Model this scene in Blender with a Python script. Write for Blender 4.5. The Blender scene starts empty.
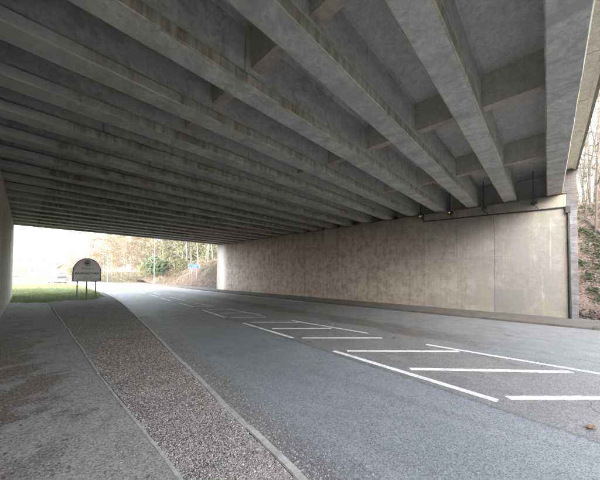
import bpy, bmesh, math, random
from mathutils import Matrix, Vector, noise as mnoise
R_ = math.radians
random.seed(7)
scn = bpy.context.scene
col = scn.collection

# ------------------------------------------------------------------ camera
CAMR = ((0.68854015, -0.02166138, -0.72487464),
        (-0.72516736, -0.01134438, -0.6884792),
        (0.00669016, 0.999701, -0.02351919))
H0 = 1.8
HAZE = .0009
cam = bpy.data.cameras.new('camera')
camo = bpy.data.objects.new('camera', cam)
col.objects.link(camo)
cam.sensor_fit = 'HORIZONTAL'; cam.sensor_width = 36
cam.lens = 261 / 600 * 36
cam.shift_y = 29 / 600
cam.clip_start = 0.05; cam.clip_end = 3000
M = Matrix(CAMR).to_4x4(); M.translation = (0, 0, H0)
camo.matrix_world = M
scn.camera = camo

# ------------------------------------------------------------------ world, sun, exposure
SUN_EL, SUN_AZ = 9.0, -122.0          # azimuth clockwise from +Y
w = bpy.data.worlds.new('World'); scn.world = w; w.use_nodes = True
nt = w.node_tree; nt.nodes.clear()
sky = nt.nodes.new('ShaderNodeTexSky'); sky.sky_type = 'NISHITA'; sky.sun_disc = False
sky.sun_elevation = R_(SUN_EL); sky.sun_rotation = R_(SUN_AZ)
sky.air_density = .8; sky.dust_density = 6.0; sky.ozone_density = .6
bg = nt.nodes.new('ShaderNodeBackground'); bg.inputs[1].default_value = 0.15
out = nt.nodes.new('ShaderNodeOutputWorld')
hs = nt.nodes.new('ShaderNodeHueSaturation'); hs.inputs['Saturation'].default_value = .38   # milky winter sky
nt.links.new(sky.outputs[0], hs.inputs['Color']); nt.links.new(hs.outputs[0], bg.inputs[0]); nt.links.new(bg.outputs[0], out.inputs[0])
sl = bpy.data.lights.new('sun', 'SUN'); sl.energy = .5; sl.angle = R_(10); sl.color = (1, .9, .76)
so = bpy.data.objects.new('sun', sl); col.objects.link(so)
sd = Vector((math.sin(R_(SUN_AZ)) * math.cos(R_(SUN_EL)), math.cos(R_(SUN_AZ)) * math.cos(R_(SUN_EL)), math.sin(R_(SUN_EL))))
so.rotation_euler = sd.to_track_quat('Z', 'Y').to_euler()
so.location = sd * 60
vs = scn.view_settings
vs.view_transform = 'Standard'; vs.look = 'None'; vs.gamma = 1; vs.exposure = 4.78
scn.cycles.use_adaptive_sampling = True; scn.cycles.adaptive_threshold = .025
scn.cycles.diffuse_bounces = 6; scn.cycles.max_bounces = 8; scn.cycles.caustics_reflective = False; scn.cycles.caustics_refractive = False
scn.render.resolution_x = 1024; scn.render.resolution_y = 819

# ------------------------------------------------------------------ pixel helpers (photo pixels of a 600x480 frame)
def ray(x, y):
    return Matrix(CAMR) @ Vector(((x - 300) / 261, -(y - 269) / 261, -1))
def atz(x, y, z=0.0):
    r = ray(x, y); return Vector((0, 0, H0)) + r * ((z - H0) / r.z)
def atx(x, y, X):
    r = ray(x, y); return Vector((0, 0, H0)) + r * (X / r.x)
def aty(x, y, Y):
    r = ray(x, y); return Vector((0, 0, H0)) + r * (Y / r.y)
def px(p):
    c = Matrix(CAMR).transposed() @ (Vector(p) - Vector((0, 0, H0)))
    return 300 - 261 * c.x / c.z, 269 + 261 * c.y / c.z

# ------------------------------------------------------------------ materials
class NT:
    def __init__(s, name):
        s.m = bpy.data.materials.new(name); s.m.use_nodes = True
        s.t = s.m.node_tree; s.n = s.t.nodes
        s.b = s.n['Principled BSDF']
    def node(s, typ, **kw):
        n = s.n.new(typ)
        for k, v in kw.items(): setattr(n, k, v)
        return n
    def link(s, a, b): s.t.links.new(a, b)
    def setv(s, sock, v):
        if hasattr(v, 'type') and hasattr(v, 'links'): s.link(v, sock)
        else: sock.default_value = v
    def pos(s, scale=(1, 1, 1), obj=False):
        if obj: src = s.node('ShaderNodeTexCoord').outputs['Object']
        else: src = s.node('ShaderNodeNewGeometry').outputs['Position']
        mp = s.node('ShaderNodeMapping'); s.link(src, mp.inputs[0]); mp.inputs['Scale'].default_value = scale
        return mp.outputs[0]
    def noise(s, vec, scale, detail=4, rough=.55, dist=0):
        n = s.node('ShaderNodeTexNoise'); s.link(vec, n.inputs['Vector'])
        n.inputs['Scale'].default_value = scale; n.inputs['Detail'].default_value = detail
        n.inputs['Roughness'].default_value = rough; n.inputs['Distortion'].default_value = dist
        return n.outputs['Fac']
    def voro(s, vec, scale, out='Distance', feature='F1'):
        n = s.node('ShaderNodeTexVoronoi', feature=feature); s.link(vec, n.inputs['Vector'])
        n.inputs['Scale'].default_value = scale; return n.outputs[out]
    def ramp(s, fac, a, b, va=0., vb=1.):
        n = s.node('ShaderNodeMapRange'); s.setv(n.inputs[0], fac)
        n.inputs[1].default_value = a; n.inputs[2].default_value = b
        n.inputs[3].default_value = va; n.inputs[4].default_value = vb
        return n.outputs[0]
    def mix(s, fac, a, b, mode='MIX'):
        n = s.node('ShaderNodeMix', data_type='RGBA', blend_type=mode)
        s.setv(n.inputs[0], fac)
        for i, v in ((6, a), (7, b)):
            if isinstance(v, (tuple, list)): n.inputs[i].default_value = (*v[:3], 1)
            elif isinstance(v, (int, float)): n.inputs[i].default_value = (v, v, v, 1)
            else: s.link(v, n.inputs[i])
        return n.outputs[2]
    def math(s, op, a, b=0., c=0.):
        n = s.node('ShaderNodeMath', operation=op)
        for i, v in enumerate((a, b, c)): s.setv(n.inputs[i], v)
        return n.outputs[0]
    def sep(s, vec):
        n = s.node('ShaderNodeSeparateXYZ'); s.link(vec, n.inputs[0]); return n.outputs
    def bump(s, h, strength=.3, dist=.01, prev=None):
        n = s.node('ShaderNodeBump'); s.link(h, n.inputs['Height'])
        n.inputs['Strength'].default_value = strength; n.inputs['Distance'].default_value = dist
        if prev is not None: s.link(prev, n.inputs['Normal'])
        return n.outputs[0]
    def done(s, colr, rough=.85, normal=None, metal=0., spec=.4):
        s.setv(s.b.inputs['Base Color'], (*colr, 1) if isinstance(colr, tuple) else colr)
        s.setv(s.b.inputs['Roughness'], rough); s.b.inputs['Metallic'].default_value = metal
        s.b.inputs['Specular IOR Level'].default_value = spec
        if normal is not None: s.link(normal, s.b.inputs['Normal'])
        return s.m
    def rnd(s):
        return s.node('ShaderNodeObjectInfo').outputs['Random']
    def box(s, c, dist, lo, hi, soft=.06):
        """soft mask of lo<c+dist<hi"""
        a = s.math('ADD', c, dist)
        return s.math('MULTIPLY', s.ramp(a, lo - soft, lo + soft), s.ramp(a, hi - soft, hi + soft, 1, 0))

def plain(name, c, rough=.6, metal=0., var=.12, scale=6, bump=0., spec=.4):
    t = NT(name); p = t.pos()
    n = t.noise(p, scale, 5)
    cc = t.mix(t.ramp(n, .3, .7), tuple(x * (1 - var) for x in c), tuple(min(1, x * (1 + var)) for x in c))
    nb = t.bump(t.noise(p, scale * 8, 3), bump, .01) if bump else None
    return t.done(cc, rough, nb, metal, spec)

def concrete(name, base, dark, streak_axis='z', streak=.5, extra=None, obj_var=.1, rough=.9):
    t = NT(name)
    p = t.pos(); sx, sy, sz = t.sep(p)
    big = t.noise(p, .55, 5, .6)
    mid = t.noise(p, 3.1, 6, .62, .4)
    fine = t.noise(p, 38, 4, .6)
    c = t.mix(t.ramp(big, .3, .72), dark, base)
    c = t.mix(t.ramp(mid, .40, .66, 0, .7), c, tuple(min(1, x * 1.18) for x in base))
    c = t.mix(t.ramp(t.noise(p, 7.5, 7, .7, .3), .56, .70, 0, .5), c, tuple(x * .68 for x in dark))
    c = t.mix(t.ramp(t.noise(p, 1.3, 7, .7, .8), .57, .66, 0, .45), c, tuple(x * .75 for x in dark))
    st = t.noise(t.pos((2.2, 2.2, .16) if streak_axis == 'z' else (.16, 2.2, 2.2)), 1.3, 6, .65, .3)
    c = t.mix(t.math('MULTIPLY', t.ramp(st, .5, .75), streak), c, tuple(x * .55 for x in dark))
    c = t.mix(t.ramp(t.noise(p, 11, 9, .78, .2), .49, .58, 0, .5), c, tuple(x * .66 for x in dark))
    c = t.mix(t.ramp(t.noise(p, 5.3, 9, .75, .5), .51, .58, 0, .5), c, tuple(min(1, x * 1.25) for x in base))
    c = t.mix(t.ramp(fine, .35, .7, 0, .5), c, tuple(x * .66 for x in base))
    holes = t.voro(p, 17)
    hm = t.math('MULTIPLY', t.ramp(holes, .05, .11, 1, 0), t.ramp(t.noise(p, 2.3, 2), .5, .6))
    c = t.mix(t.math('MULTIPLY', hm, .7), c, tuple(x * .3 for x in dark))
    c = t.mix(t.ramp(t.rnd(), 0, 1, 0, obj_var), c, tuple(x * .62 for x in base))
    if extra: c = extra(t, c, sx, sy, sz, p)
    h = t.math('ADD', t.math('MULTIPLY', mid, .6), t.math('MULTIPLY', fine, .35))
    h = t.math('SUBTRACT', h, t.math('MULTIPLY', hm, .6))
    return t.done(c, rough, t.bump(h, .45, .012))

def beam_extra(t, c, sx, sy, sz, p):
    o = t.sep(t.node('ShaderNodeTexCoord').outputs['Object'])
    side = t.ramp(t.math('ABSOLUTE', o[1]), .214, .219)
    low = t.ramp(o[2], .215, .2)
    m = t.math('MULTIPLY', side, low)
    m = t.math('MULTIPLY', m, t.ramp(t.math('ADD', sx, t.math('MULTIPLY', t.noise(p, .3), .5)), .5, .56))
    streak = t.math('ADD', t.math('MULTIPLY', t.noise(t.pos((6, .5, .4)), 1.3, 6, .65), .55), t.math('MULTIPLY', t.noise(t.pos((.5, .9, .4)), 1.1, 5, .6), .45))
    alg = t.mix(t.ramp(streak, .42, .60), (.36, .34, .265), (.20, .18, .13))
    rust = t.ramp(t.noise(t.pos((2.5, .7, .1)), 1.7, 4), .60, .7)
    alg = t.mix(rust, alg, (.22, .13, .075))
    c = t.mix(t.math('MULTIPLY', m, t.ramp(streak, .4, .58, .3, .95)), c, alg)
    led = t.math('MULTIPLY', t.ramp(o[2], .196, .206), t.ramp(o[2], .30, .235))
    c = t.mix(t.math('MULTIPLY', led, t.ramp(t.noise(p, 2.5, 5), .3, .6, .3, .9)), c, (.06, .057, .05))
    # pale worn arris along the lower edge
    ar = t.math('MULTIPLY', t.ramp(t.math('ABSOLUTE', o[1]), .222, .226), t.ramp(o[2], .024, .02))
    ar = t.math('MULTIPLY', ar, t.ramp(t.noise(p, 2.2, 5), .4, .55))
    c = t.mix(t.math('MULTIPLY', ar, .7), c, (.52, .48, .40))
    # pour marks across the soffit
    pm = t.noise(t.pos((1.6, .35, .2)), 1.1, 5, .6, .6)
    sof = t.ramp(o[2], .012, .006)
    c = t.mix(t.math('MULTIPLY', sof, t.ramp(pm, .42, .62, 0, .6)), c, (.30, .305, .295))
    bl = t.ramp(t.noise(p, 2.1, 8, .72, .7), .52, .60, 0, .55)
    c = t.mix(bl, c, (.31, .31, .29))
    dr = t.math('MULTIPLY', t.ramp(t.noise(t.pos((5, .6, .25)), 1.2, 6, .7), .62, .67), t.ramp(o[2], .2, .26))
    c = t.mix(t.math('MULTIPLY', dr, .6), c, (.09, .085, .075))
    c = t.mix(t.math('MULTIPLY', t.ramp(sx, .5, .56, .6, 0), t.ramp(o[2], .21, .2)), c, (.50, .50, .49))
    return c

WX = 15.44
def wall_extra(t, c, sx, sy, sz, p):
    d = t.math('MULTIPLY', t.math('SUBTRACT', t.noise(p, 2.6, 8, .68), .5), .30)
    def patch(px0, py0, px1, py1, colr, amt, soft=.02):
        nonlocal c
        a, b = atx(px0, py0, WX), atx(px1, py1, WX)
        m = t.math('MULTIPLY', t.box(sy, d, min(a.y, b.y), max(a.y, b.y), soft), t.box(sz, d, min(a.z, b.z), max(a.z, b.z), soft))
        c = t.mix(t.math('MULTIPLY', m, amt), c, colr)
    # far half painted warmer and lighter, as light from the far opening
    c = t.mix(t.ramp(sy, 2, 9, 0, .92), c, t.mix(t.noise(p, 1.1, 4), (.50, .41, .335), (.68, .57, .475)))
    # damp green foot and dirty crown
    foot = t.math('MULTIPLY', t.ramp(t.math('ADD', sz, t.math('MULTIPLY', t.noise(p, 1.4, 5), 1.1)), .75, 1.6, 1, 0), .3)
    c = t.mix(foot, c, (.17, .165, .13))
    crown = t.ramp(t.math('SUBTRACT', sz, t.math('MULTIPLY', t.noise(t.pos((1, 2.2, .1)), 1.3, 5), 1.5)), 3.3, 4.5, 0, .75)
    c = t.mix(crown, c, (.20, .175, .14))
    # lift joints in the pour
    for z, a in ((1.55, .35), (2.75, .45), (3.95, .4)):
        line = t.box(sz, t.math('MULTIPLY', d, .06), z - .012, z + .012, .012)
        br = t.ramp(t.noise(t.pos((1, .8, .5)), 1.0, 3), .42, .58)
        c = t.mix(t.math('MULTIPLY', t.math('MULTIPLY', line, br), a), c, (.09, .08, .065))
    dk = t.ramp(t.noise(t.pos((1, .9, 1.1)), 1.25, 6, .65, .5), .57, .70, 0, .5)
    c = t.mix(dk, c, (.18, .16, .135))
    bl = t.ramp(t.noise(t.pos((1, 2.0, .55)), 1.6, 8, .7, .6), .53, .64, 0, .5)
    c = t.mix(bl, c, (.22, .195, .165))
    pl = t.ramp(t.noise(t.pos((1, 1.5, .8)), 1.1, 6, .6, 0), .54, .68, 0, .45)
    c = t.mix(pl, c, (.31, .304, .29))
    vs1 = t.ramp(t.noise(t.pos((1, 7, .22)), 1.0, 6, .65), .56, .64, 0, .4)
    c = t.mix(vs1, c, (.17, .155, .135))
    vs2 = t.ramp(t.noise(t.pos((1, 9, .3)), .8, 5, .6), .60, .66, 0, .35)
    c = t.mix(vs2, c, (.36, .35, .335))
    # each formwork panel of the pour dried to its own tone
    fy = t.math('FLOOR', t.math('MULTIPLY', sy, 1 / 1.55)); fz = t.math('FLOOR', t.math('MULTIPLY', t.math('SUBTRACT', sz, .35), 1 / 1.2))
    cv = t.node('ShaderNodeCombineXYZ'); t.link(fy, cv.inputs[0]); t.link(fz, cv.inputs[1])
    wn = t.node('ShaderNodeTexWhiteNoise'); t.link(cv.outputs[0], wn.inputs[0])
    c = t.mix(t.ramp(wn.outputs['Value'], .35, 1, 0, .2), c, (.17, .155, .135))
    c = t.mix(t.ramp(wn.outputs['Value'], .3, 0, 0, .15), c, (.42, .40, .37))
    ed = t.ramp(t.noise(p, 2.4, 10, .76, .4), .50, .55, 0, .42)
    c = t.mix(ed, c, (.165, .15, .13))
    # grey repair patches
    patch(510.5, 230, 528.5, 264, (.175, .178, .185), .6)
    patch(494, 289, 524, 315, (.15, .153, .158), .65)
    patch(542, 274.5, 558, 293.5, (.165, .17, .16), .55)
    patch(541, 300, 556, 318, (.20, .21, .15), .5, .1)
    patch(426, 294, 446, 309, (.2, .195, .17), .5, .1)
    patch(476, 268, 492, 312, (.2, .195, .17), .45, .1)
    # rust run and black runs under the lights
    patch(529.2, 206, 530.6, 290, (.36, .24, .14), .65, .04)
    patch(537, 226, 539, 265, (.16, .16, .15), .4, .05)
    patch(547, 225, 549, 268, (.16, .16, .15), .45, .04)
    # skylight painted pale on the far corner; pale lime bloom at the foot
    patch(219, 245, 225, 292, (.80, .80, .79), .9, .5)
    patch(252, 282, 259.5, 296, (.5, .47, .43), .5, .15)
    patch(329, 289, 337, 300, (.42, .39, .35), .45, .1)
    patch(237, 245, 244, 251, (.52, .43, .34), .5, .12)
    patch(324, 230, 336, 246, (.45, .41, .36), .5, .1)
    return c

def left_extra(t, c, sx, sy, sz, p):
    st = t.ramp(t.noise(t.pos((1, 3, .12)), 1.5, 6), .45, .6, 0, .7)
    c = t.mix(st, c, (.50, .47, .41))
    c = t.mix(t.ramp(t.noise(t.pos((1, 4, .15)), 1.2, 6), .55, .65, 0, .6), c, (.10, .08, .055))
    return c

MAT = {}
MAT['beam'] = concrete('beam_concrete', (.60, .60, .57), (.50, .50, .47), 'x', .25, beam_extra, .3)
MAT['slab'] = concrete('slab_concrete', (.64, .63, .61), (.55, .54, .52), 'x', .3)
MAT['diaphragm'] = concrete('diaphragm_concrete', (.60, .575, .53), (.50, .475, .435), 'z', .3, None, .3)
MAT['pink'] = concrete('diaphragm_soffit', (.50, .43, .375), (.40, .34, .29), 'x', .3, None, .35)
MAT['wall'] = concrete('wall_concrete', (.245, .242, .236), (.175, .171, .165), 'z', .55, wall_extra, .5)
MAT['wall_left'] = concrete('wall_concrete_streaked', (.42, .39, .34), (.3, .27, .22), 'z', .6, left_extra, .1)
MAT['fascia'] = concrete('fascia_concrete', (.60, .57, .46), (.45, .42, .33), 'x', .35, None, .25)
MAT['black'] = plain('black_metal', (.018, .018, .02), .5, .0)
MAT['dark'] = plain('dark_joint', (.02, .019, .018), .95)
MAT['galv'] = plain('galvanised_steel', (.2, .205, .21), .5, .5)
MAT['greypole'] = plain('grey_post_paint', (.16, .16, .165), .5)
MAT['palepole'] = plain('pale_post_paint', (.22, .225, .22), .5)
MAT['kerb'] = concrete('kerb_concrete', (.43, .425, .40), (.31, .305, .285), 'z', .3, None, .4)
MAT['moss'] = plain('mossy_concrete', (.13, .125, .085), .95, var=.3, scale=9)
MAT['mortar'] = plain('mortar', (.13, .13, .13), .95, var=.3, scale=20)

def asphalt_road():
    t = NT('road_asphalt')
    p = t.pos(); sx, sy, sz = t.sep(p)
    uv = t.sep(t.node('ShaderNodeUVMap').outputs['UV'])   # u: metres from the left kerb, v: metres along
    u, v = uv[0], uv[1]
    sp = t.voro(p, 92, 'Color'); spl = t.sep(sp)[0]
    sp2 = t.noise(p, 160, 2, .7)
    big = t.noise(p, .35, 4); mid = t.noise(p, 2.2, 5, .6)
    # left lane: blue-grey, newer
    laneL = t.mix(t.ramp(big, .3, .7), (.195, .208, .228), (.245, .258, .278))
    # middle: brownish purple, worn
    midc = t.mix(t.ramp(mid, .3, .7), (.17, .162, .16), (.235, .224, .22))
    laneR = t.mix(t.ramp(big, .3, .7), (.185, .19, .198), (.225, .228, .232))
    wob = t.math('MULTIPLY', t.math('SUBTRACT', t.noise(p, 4, 4), .5), .12)
    hl = t.math('ADD', t.math('ADD', u, t.math('MULTIPLY', v, .004)), wob)
    c = t.mix(t.ramp(hl, 2.92, 2.97), laneL, midc)
    c = t.mix(t.ramp(t.math('ADD', u, wob), 5.55, 5.75), c, laneR)
    # seam
    seam = t.box(hl, 0., 2.9, 2.97, .03)
    c = t.mix(t.math('MULTIPLY', seam, .55), c, (.03, .03, .03))
    # muddy brown trail right of the hatching
    br = t.math('MULTIPLY', t.box(t.math('ADD', u, t.math('MULTIPLY', v, .05)), t.math('MULTIPLY', t.math('SUBTRACT', t.noise(p, .8, 5), .5), 1.6), 6.3, 7.5, .12), t.ramp(t.math('ADD', v, t.math('MULTIPLY', mid, 2.)), 2.0, 4.0))
    br = t.math('MULTIPLY', br, t.ramp(v, 26, 40, 1, 0))
    c = t.mix(t.math('MULTIPLY', br, .9), c, t.mix(mid, (.065, .052, .043), (.14, .115, .097)))
    # wheel tracks, lighter
    wt = t.math('ADD', t.box(u, t.math('MULTIPLY', mid, .4), .75, 1.15, .22), t.box(u, t.math('MULTIPLY', mid, .4), 2.3, 2.75, .22))
    c = t.mix(t.math('MULTIPLY', wt, .3), c, (.27, .28, .295))
    # dusty pale line and grit by the kerb
    gut = t.ramp(t.math('ADD', u, t.math('MULTIPLY', t.noise(p, 1.5, 4), .3)), .35, .6, .75, 0)
    c = t.mix(gut, c, (.15, .145, .14))
    dl = t.box(u, t.math('MULTIPLY', mid, .18), .70, .76, .05)
    c = t.mix(t.math('MULTIPLY', dl, .35), c, (.36, .36, .36))
    # dark drag streaks
    dm = t.ramp(t.noise(t.pos((2, .12, 1)), 1.1, 5), .55, .75, 0, .45)
    c = t.mix(dm, c, (.10, .097, .095))
    # hairline cracks, patches and tyre-polished bands
    ck = t.node('ShaderNodeTexVoronoi', feature='DISTANCE_TO_EDGE'); wv = t.node('ShaderNodeVectorMath', operation='ADD')
    nv = t.node('ShaderNodeTexNoise'); t.link(t.pos(), nv.inputs['Vector']); nv.inputs['Scale'].default_value = 2.5; nv.inputs['Detail'].default_value = 5
    sc_ = t.node('ShaderNodeVectorMath', operation='SCALE'); t.link(nv.outputs['Color'], sc_.inputs[0]); sc_.inputs['Scale'].default_value = .6
    t.link(t.pos(), wv.inputs[0]); t.link(sc_.outputs[0], wv.inputs[1]); t.link(wv.outputs[0], ck.inputs['Vector']); ck.inputs['Scale'].default_value = .55
    crk = t.math('MULTIPLY', t.ramp(ck.outputs['Distance'], .004, .012, 1, 0), t.ramp(t.noise(p, .5, 3), .5, .56))
    crk = t.math('MULTIPLY', crk, t.ramp(u, 2.9, 3.1))
    c = t.mix(t.math('MULTIPLY', crk, .8), c, (.035, .033, .032))
    blot = t.ramp(t.noise(p, 1.1, 8, .7, .4), .54, .66, 0, .4)
    c = t.mix(blot, c, (.12, .117, .116))
    blot2 = t.ramp(t.noise(t.pos((1.4, .35, 1)), 1.6, 7, .68), .55, .66, 0, .4)
    c = t.mix(blot2, c, (.31, .315, .325))
    drip = t.math('MULTIPLY', t.ramp(t.voro(p, 3.1), .05, .12, .6, 0), t.box(u, 0., 3.0, 10.0, .5))
    c = t.mix(t.math('MULTIPLY', drip, t.ramp(t.noise(p, .9, 2), .5, .55)), c, (.05, .05, .05))
    # aggregate speckle
    c = t.mix(t.ramp(spl, .70, .95, 0, .6), c, (.40, .40, .40))
    c = t.mix(t.ramp(spl, .35, .05, 0, .7), c, (.055, .055, .058))
    c = t.mix(t.ramp(sp2, .35, .65, .3, 0), c, (.07, .07, .07))
    h = t.math('ADD', spl, t.math('MULTIPLY', sp2, .7))
    return t.done(c, t.ramp(mid, .3, .7, .5, .72), t.bump(h, .55, .006), spec=.5)
MAT['road'] = asphalt_road()

def footway_mat():
    t = NT('footway_asphalt'); p = t.pos(); sx, sy, sz = t.sep(p)
    spl = t.sep(t.voro(p, 85, 'Color'))[0]
    big = t.noise(t.pos((1.3, 1.5, 1)), .9, 9, .68, .5)
    mid = t.noise(p, 3.5, 6, .65, .6)
    c = t.mix(t.ramp(mid, .3, .7), (.225, .216, .206), (.33, .318, .305))
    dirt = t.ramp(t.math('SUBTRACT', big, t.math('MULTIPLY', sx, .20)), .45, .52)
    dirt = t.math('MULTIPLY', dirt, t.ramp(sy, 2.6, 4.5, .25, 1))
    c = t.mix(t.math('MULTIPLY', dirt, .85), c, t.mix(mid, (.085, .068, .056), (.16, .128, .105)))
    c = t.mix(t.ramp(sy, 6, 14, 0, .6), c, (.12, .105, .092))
    pale = t.ramp(t.noise(t.pos((1, 2.5, 1)), 3.2, 7, .72, 1.2), .60, .7, 0, .45)
    c = t.mix(pale, c, (.38, .375, .37))
    c = t.mix(t.ramp(spl, .72, .97, 0, .6), c, (.46, .45, .44))
    c = t.mix(t.ramp(spl, .35, .05, 0, .65), c, (.06, .058, .056))
    h = t.math('ADD', spl, t.math('MULTIPLY', mid, 1.2))
    return t.done(c, t.ramp(dirt, 0, 1, .92, .85), t.bump(h, .6, .008), spec=.25)
MAT['footway'] = footway_mat()

def ground_mat(name, a, b, scale=2.5, bump=.5, third=None):
    t = NT(name); p = t.pos()
    n = t.noise(p, scale, 7, .65); f = t.noise(p, scale * 14, 4, .7)
    c = t.mix(t.ramp(n, .3, .7), a, b)
    c = t.mix(t.ramp(f, .35, .7, .5, 0), c, tuple(x * .4 for x in a))
    if third: c = t.mix(t.ramp(t.noise(p, scale * .35, 5), .5, .62), c, third)
    return t.done(c, .95, t.bump(t.math('ADD', n, f), bump, .03))
MAT['soil'] = ground_mat('leafy_soil', (.045, .037, .031), (.078, .063, .052), 3, .8, (.045, .04, .032))
MAT['verge'] = ground_mat('dirty_verge', (.085, .079, .072), (.16, .15, .14), 2.2, .6)
MAT['gravel_bed'] = ground_mat('gravel_bed', (.14, .128, .12), (.27, .25, .237), 30, 1.)
MAT['grass_ground'] = ground_mat('grass_turf', (.10, .13, .05), (.16, .19, .085), 1.4, .8, (.15, .14, .085))
MAT['land'] = ground_mat('rough_land', (.07, .08, .035), (.13, .12, .06), .2, .6)

def leafy(name, cols, trans=.25, rough=.7):
    t = NT(name); p = t.pos()
    n = t.noise(p, 1.3, 3); f = t.noise(p, 9, 3, .7)
    c = t.mix(t.ramp(n, .35, .65), cols[0], cols[1])
    c = t.mix(t.ramp(f, .45, .7), c, cols[2])
    t.done(c, rough)
    if trans:
        tr = t.node('ShaderNodeBsdfTranslucent'); t.link(c, tr.inputs[0])
        mx = t.node('ShaderNodeMixShader'); mx.inputs[0].default_value = trans
        t.link(t.b.outputs[0], mx.inputs[1]); t.link(tr.outputs[0], mx.inputs[2])
        t.link(mx.outputs[0], t.n['Material Output'].inputs[0])
    return t.m
MAT['grass'] = leafy('grass_blades', ((.13, .17, .065), (.18, .215, .10), (.23, .235, .14)), .3)
MAT['bark'] = leafy('bark', ((.09, .078, .062), (.13, .113, .09), (.07, .06, .048)), 0, .9)
MAT['bark_dark'] = leafy('bark_dark', ((.05, .042, .034), (.075, .062, .05), (.04, .034, .028)), 0, .9)
MAT['bark_pale'] = leafy('bark_pale', ((.13, .12, .105), (.18, .165, .145), (.09, .083, .07)), 0, .9)
MAT['twig'] = leafy('twigs_brown', ((.075, .062, .046), (.105, .088, .065), (.12, .10, .072)), .1, .9)
MAT['twig_gold'] = leafy('twigs_golden', ((.11, .088, .056), (.14, .113, .072), (.09, .075, .048)), .3, .9)
MAT['leaf_green'] = leafy('leaves_dull_green', ((.05, .065, .032), (.072, .088, .042), (.10, .105, .055)), .25)
MAT['evergreen'] = leafy('evergreen_leaves', ((.022, .042, .02), (.032, .055, .026), (.05, .075, .038)), .2, .5)
MAT['ivy'] = leafy('ivy_leaves', ((.03, .06, .025), (.05, .085, .035), (.09, .125, .06)), .15, .45)
MAT['litter'] = leafy('leaf_litter', ((.11, .08, .067), (.16, .118, .098), (.07, .052, .043)), .1, .8)

def stone_mat():
    t = NT('gravel_stones'); p = t.pos()
    a = t.node('ShaderNodeAttribute'); a.attribute_name = 'tint'
    f = a.outputs['Fac']
    c = t.mix(t.ramp(f, 0, .8), (.12, .112, .107), (.42, .395, .375))
    c = t.mix(t.ramp(f, .80, .84), c, (.34, .28, .235))
    c = t.mix(t.ramp(f, .93, .95), c, (.58, .56, .54))
    return t.done(c, .85, t.bump(t.noise(p, 150, 3), .3, .004))
MAT['stones'] = stone_mat()

def paint_mat():
    t = NT('road_paint'); p = t.pos()
    worn = t.math('ADD', t.math('MULTIPLY', t.noise(p, 60, 4, .7), .6), t.math('MULTIPLY', t.noise(p, 3, 4), .4))
    far = t.ramp(t.sep(p)[1], 4, 14, 0, .04)
    m = t.ramp(t.math('ADD', worn, far), .555, .60)
    c = t.mix(m, t.mix(t.noise(p, 1.5, 6), (.62, .62, .61), (.84, .84, .83)), (.24, .235, .23))
    return t.done(c, .7, t.bump(worn, .3, .004))
MAT['paint'] = paint_mat()

def brick_mat():
    t = NT('blue_brick'); p = t.pos()
    r = t.node('ShaderNodeTexVoronoi'); t.link(t.pos((1, 4.4, 13.2)), r.inputs[0]); r.inputs['Scale'].default_value = 1.
    c = t.mix(t.sep(r.outputs['Color'])[0], (.085, .085, .092), (.17, .175, .19))
    c = t.mix(t.ramp(t.noise(p, 2.0, 5), .5, .65, 0, .5), c, (.26, .27, .285))
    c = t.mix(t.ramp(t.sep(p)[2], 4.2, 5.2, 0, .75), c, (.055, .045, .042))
    return t.done(c, .7, t.bump(t.noise(p, 40, 4), .4, .006))
MAT['brick'] = brick_mat()

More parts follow.
